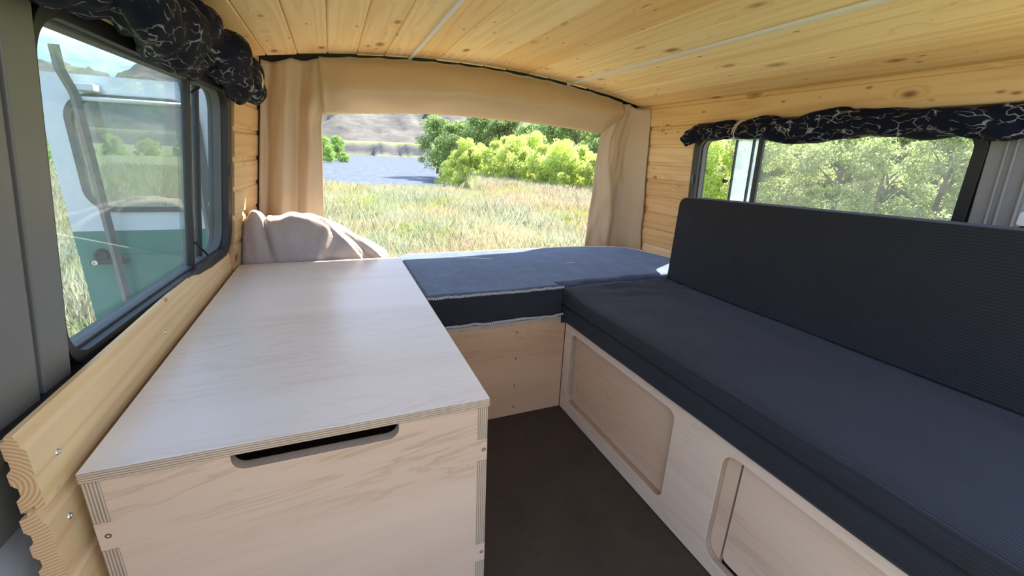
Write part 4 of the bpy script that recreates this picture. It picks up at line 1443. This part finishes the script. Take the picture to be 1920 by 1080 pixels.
# trees outside the right window
for i, (az, d, s, kind) in enumerate([(44, 21, 0.75, 'w'), (47.5, 19, 0.85, 'w'), (51, 17, 0.95, 's'), (55, 16, 1.0, 's'), (59, 15.5, 0.92, 's'), (63, 15, 0.95, 's'), (67, 14.5, 0.95, 's'), (71, 14, 0.95, 's'), (75, 14, 0.9, 's'),
                                      (46, 27, 0.95, 'c'), (50, 26, 0.95, 'c'), (54, 25, 0.95, 'c'), (58, 24, 0.95, 'c'), (62, 23, 0.95, 'c'), (66, 22, 0.95, 'c'), (70, 22, 0.9, 'c'), (74, 22, 0.9, 'c'), (42, 28, 0.95, 'c')]):
    x, y = polar(az, d)
    k = rnd.uniform(0.9, 1.15)
    if kind == 's':
        plant('silver_shrub', SILVER[i % 2], x, y, GZ - 0.1, s * 0.62, rnd.uniform(0, 6), 'silvery green bush close outside the window above the backrest', 'bush', 'bushes outside the backrest window', (k, k, k))
    elif kind == 'w':
        plant('leafy_shrub', WILLOW[i % 3], x, y, GZ - 0.1, s * 1.2, rnd.uniform(0, 6), 'yellow-green shrub outside the narrow end of the backrest window', 'shrub', 'shrubs outside the backrest window', (k, k, k))
    else:
        plant('green_tree', COTTON[i % 3], x, y, GZ - 0.3, s * 0.85, rnd.uniform(0, 6), 'green tree rising behind the bushes outside the backrest window', 'tree', 'trees outside the backrest window', (1.1 * k, 1.1 * k, k))
# low shrubs in the meadow far left, below the hills
for i, (az, d, s) in enumerate([(-28, 60, 0.8), (-26, 62, 0.9), (-24.2, 64, 0.8), (-22, 60, 0.9), (-19.5, 62, 0.8), (-17, 64, 0.9), (-14, 66, 0.9), (-27, 34, 0.6), (-24, 33, 0.55)]):
    x, y = polar(az, d)
    plant('meadow_shrub', WILLOW[i % 3], x, y, land(x, y) - 0.05, s, rnd.uniform(0, 6), 'low green shrub in the meadow beyond the open rear door', 'shrub', 'low shrubs beyond the open door', (0.8, 0.9, 0.8))

# grass: blades in four tones, too many to count
def grass_mat(name, a, b):
    m, nt, out = new_mat(name)
    g = node(nt, 'ShaderNodeNewGeometry')
    n = node(nt, 'ShaderNodeTexNoise', {'Vector': g.outputs['Position'], 'Scale': 0.6, 'Detail': 3.0})
    f = mth(nt, 'MULTIPLY_ADD', g.outputs['Random Per Island'], 0.7, mth(nt, 'MULTIPLY_ADD', n.outputs[0], 0.8, -0.25), clamp=True)
    c = mix(nt, f, a, b)
    df = node(nt, 'ShaderNodeBsdfDiffuse', {0: c})
    tl = node(nt, 'ShaderNodeBsdfTranslucent', {0: c})
    mx = node(nt, 'ShaderNodeMixShader', {0: 0.35, 1: df.outputs[0], 2: tl.outputs[0]})
    nt.links.new(mx.outputs[0], out.inputs[0])
    return m


def grass(name, mat, n, hmin, hmax, width, dens, label, seed, heads=False):
    rnd = random.Random(seed)
    verts, faces = [], []
    made = 0
    while made < n:
        if rnd.random() < 0.68:
            az, d = rnd.uniform(-6, 44), 4.2 + 24 * rnd.random() ** 1.5
        else:
            az, d = rnd.uniform(-36, -10), 3.0 + 28 * rnd.random() ** 1.7
        x, y = polar(az, d)
        if y > bank_line(x) + 1.5 or (y < 3.4):
            continue
        if rnd.random() > dens(x, y):
            continue
        z = land(x, y)
        h = rnd.uniform(hmin, hmax) * (1 + 0.35 * ns(x * 0.7, y * 0.7, seed))
        w = width * (0.7 + 0.05 * d)
        for q in range(3):
            bx, by = x + rnd.gauss(0, 0.03), y + rnd.gauss(0, 0.03)
            a = rnd.uniform(0, 2 * PI)
            lean = h * rnd.uniform(0.1, 0.5)
            b = rnd.uniform(0, 2 * PI)
            k = len(verts)
            dx, dy = w * math.cos(a), w * math.sin(a)
            lx, ly = lean * math.cos(b), lean * math.sin(b)
            verts += [(bx - dx, by - dy, z), (bx + dx, by + dy, z), (bx + lx * 0.45 + dx * 0.8, by + ly * 0.45 + dy * 0.8, z + h * 0.62), (bx + lx, by + ly, z + h)]
            faces += [(k, k + 1, k + 2), (k, k + 2, k + 3)]
        made += 1
    me = bpy.data.meshes.new(name)
    me.from_pydata(verts, [], faces)
    me.materials.append(mat)
    o = bpy.data.objects.new(name, me)
    COL.objects.link(o)
    return tag(o, label, 'grass', None, 'stuff')


grass('straw_grass', grass_mat('straw_blades', (0.30, 0.26, 0.13), (0.62, 0.56, 0.36)), 42000, 0.22, 0.48, 0.0022,
      lambda x, y: 0.55 + 0.9 * ns(x * 0.35, y * 0.35, 1), 'dry straw-coloured meadow grass', 1)
grass('sage_grass', grass_mat('sage_blades', (0.25, 0.27, 0.16), (0.52, 0.55, 0.38)), 36000, 0.2, 0.5, 0.0026,
      lambda x, y: 0.5 + 0.9 * ns(x * 0.3, y * 0.3, 5), 'grey-green sage tufts in the meadow', 2)
grass('green_grass', grass_mat('green_blades', (0.24, 0.29, 0.05), (0.54, 0.57, 0.15)), 34000, 0.18, 0.42, 0.0026,
      lambda x, y: 0.42 + 1.3 * ns(x * 0.4, y * 0.4, 9), 'fresh yellow-green meadow grass', 3)
grass('pink_grass', grass_mat('pinkish_blades', (0.32, 0.23, 0.15), (0.56, 0.44, 0.34)), 12000, 0.25, 0.52, 0.002,
      lambda x, y: (0.15 + 0.8 * ns(x * 0.3, y * 0.3, 13)) + (0.75 if (math.degrees(math.atan2(x, y)) > 19 and y > 9) else 0.0), 'reddish seed grass in the meadow near the willows', 4)
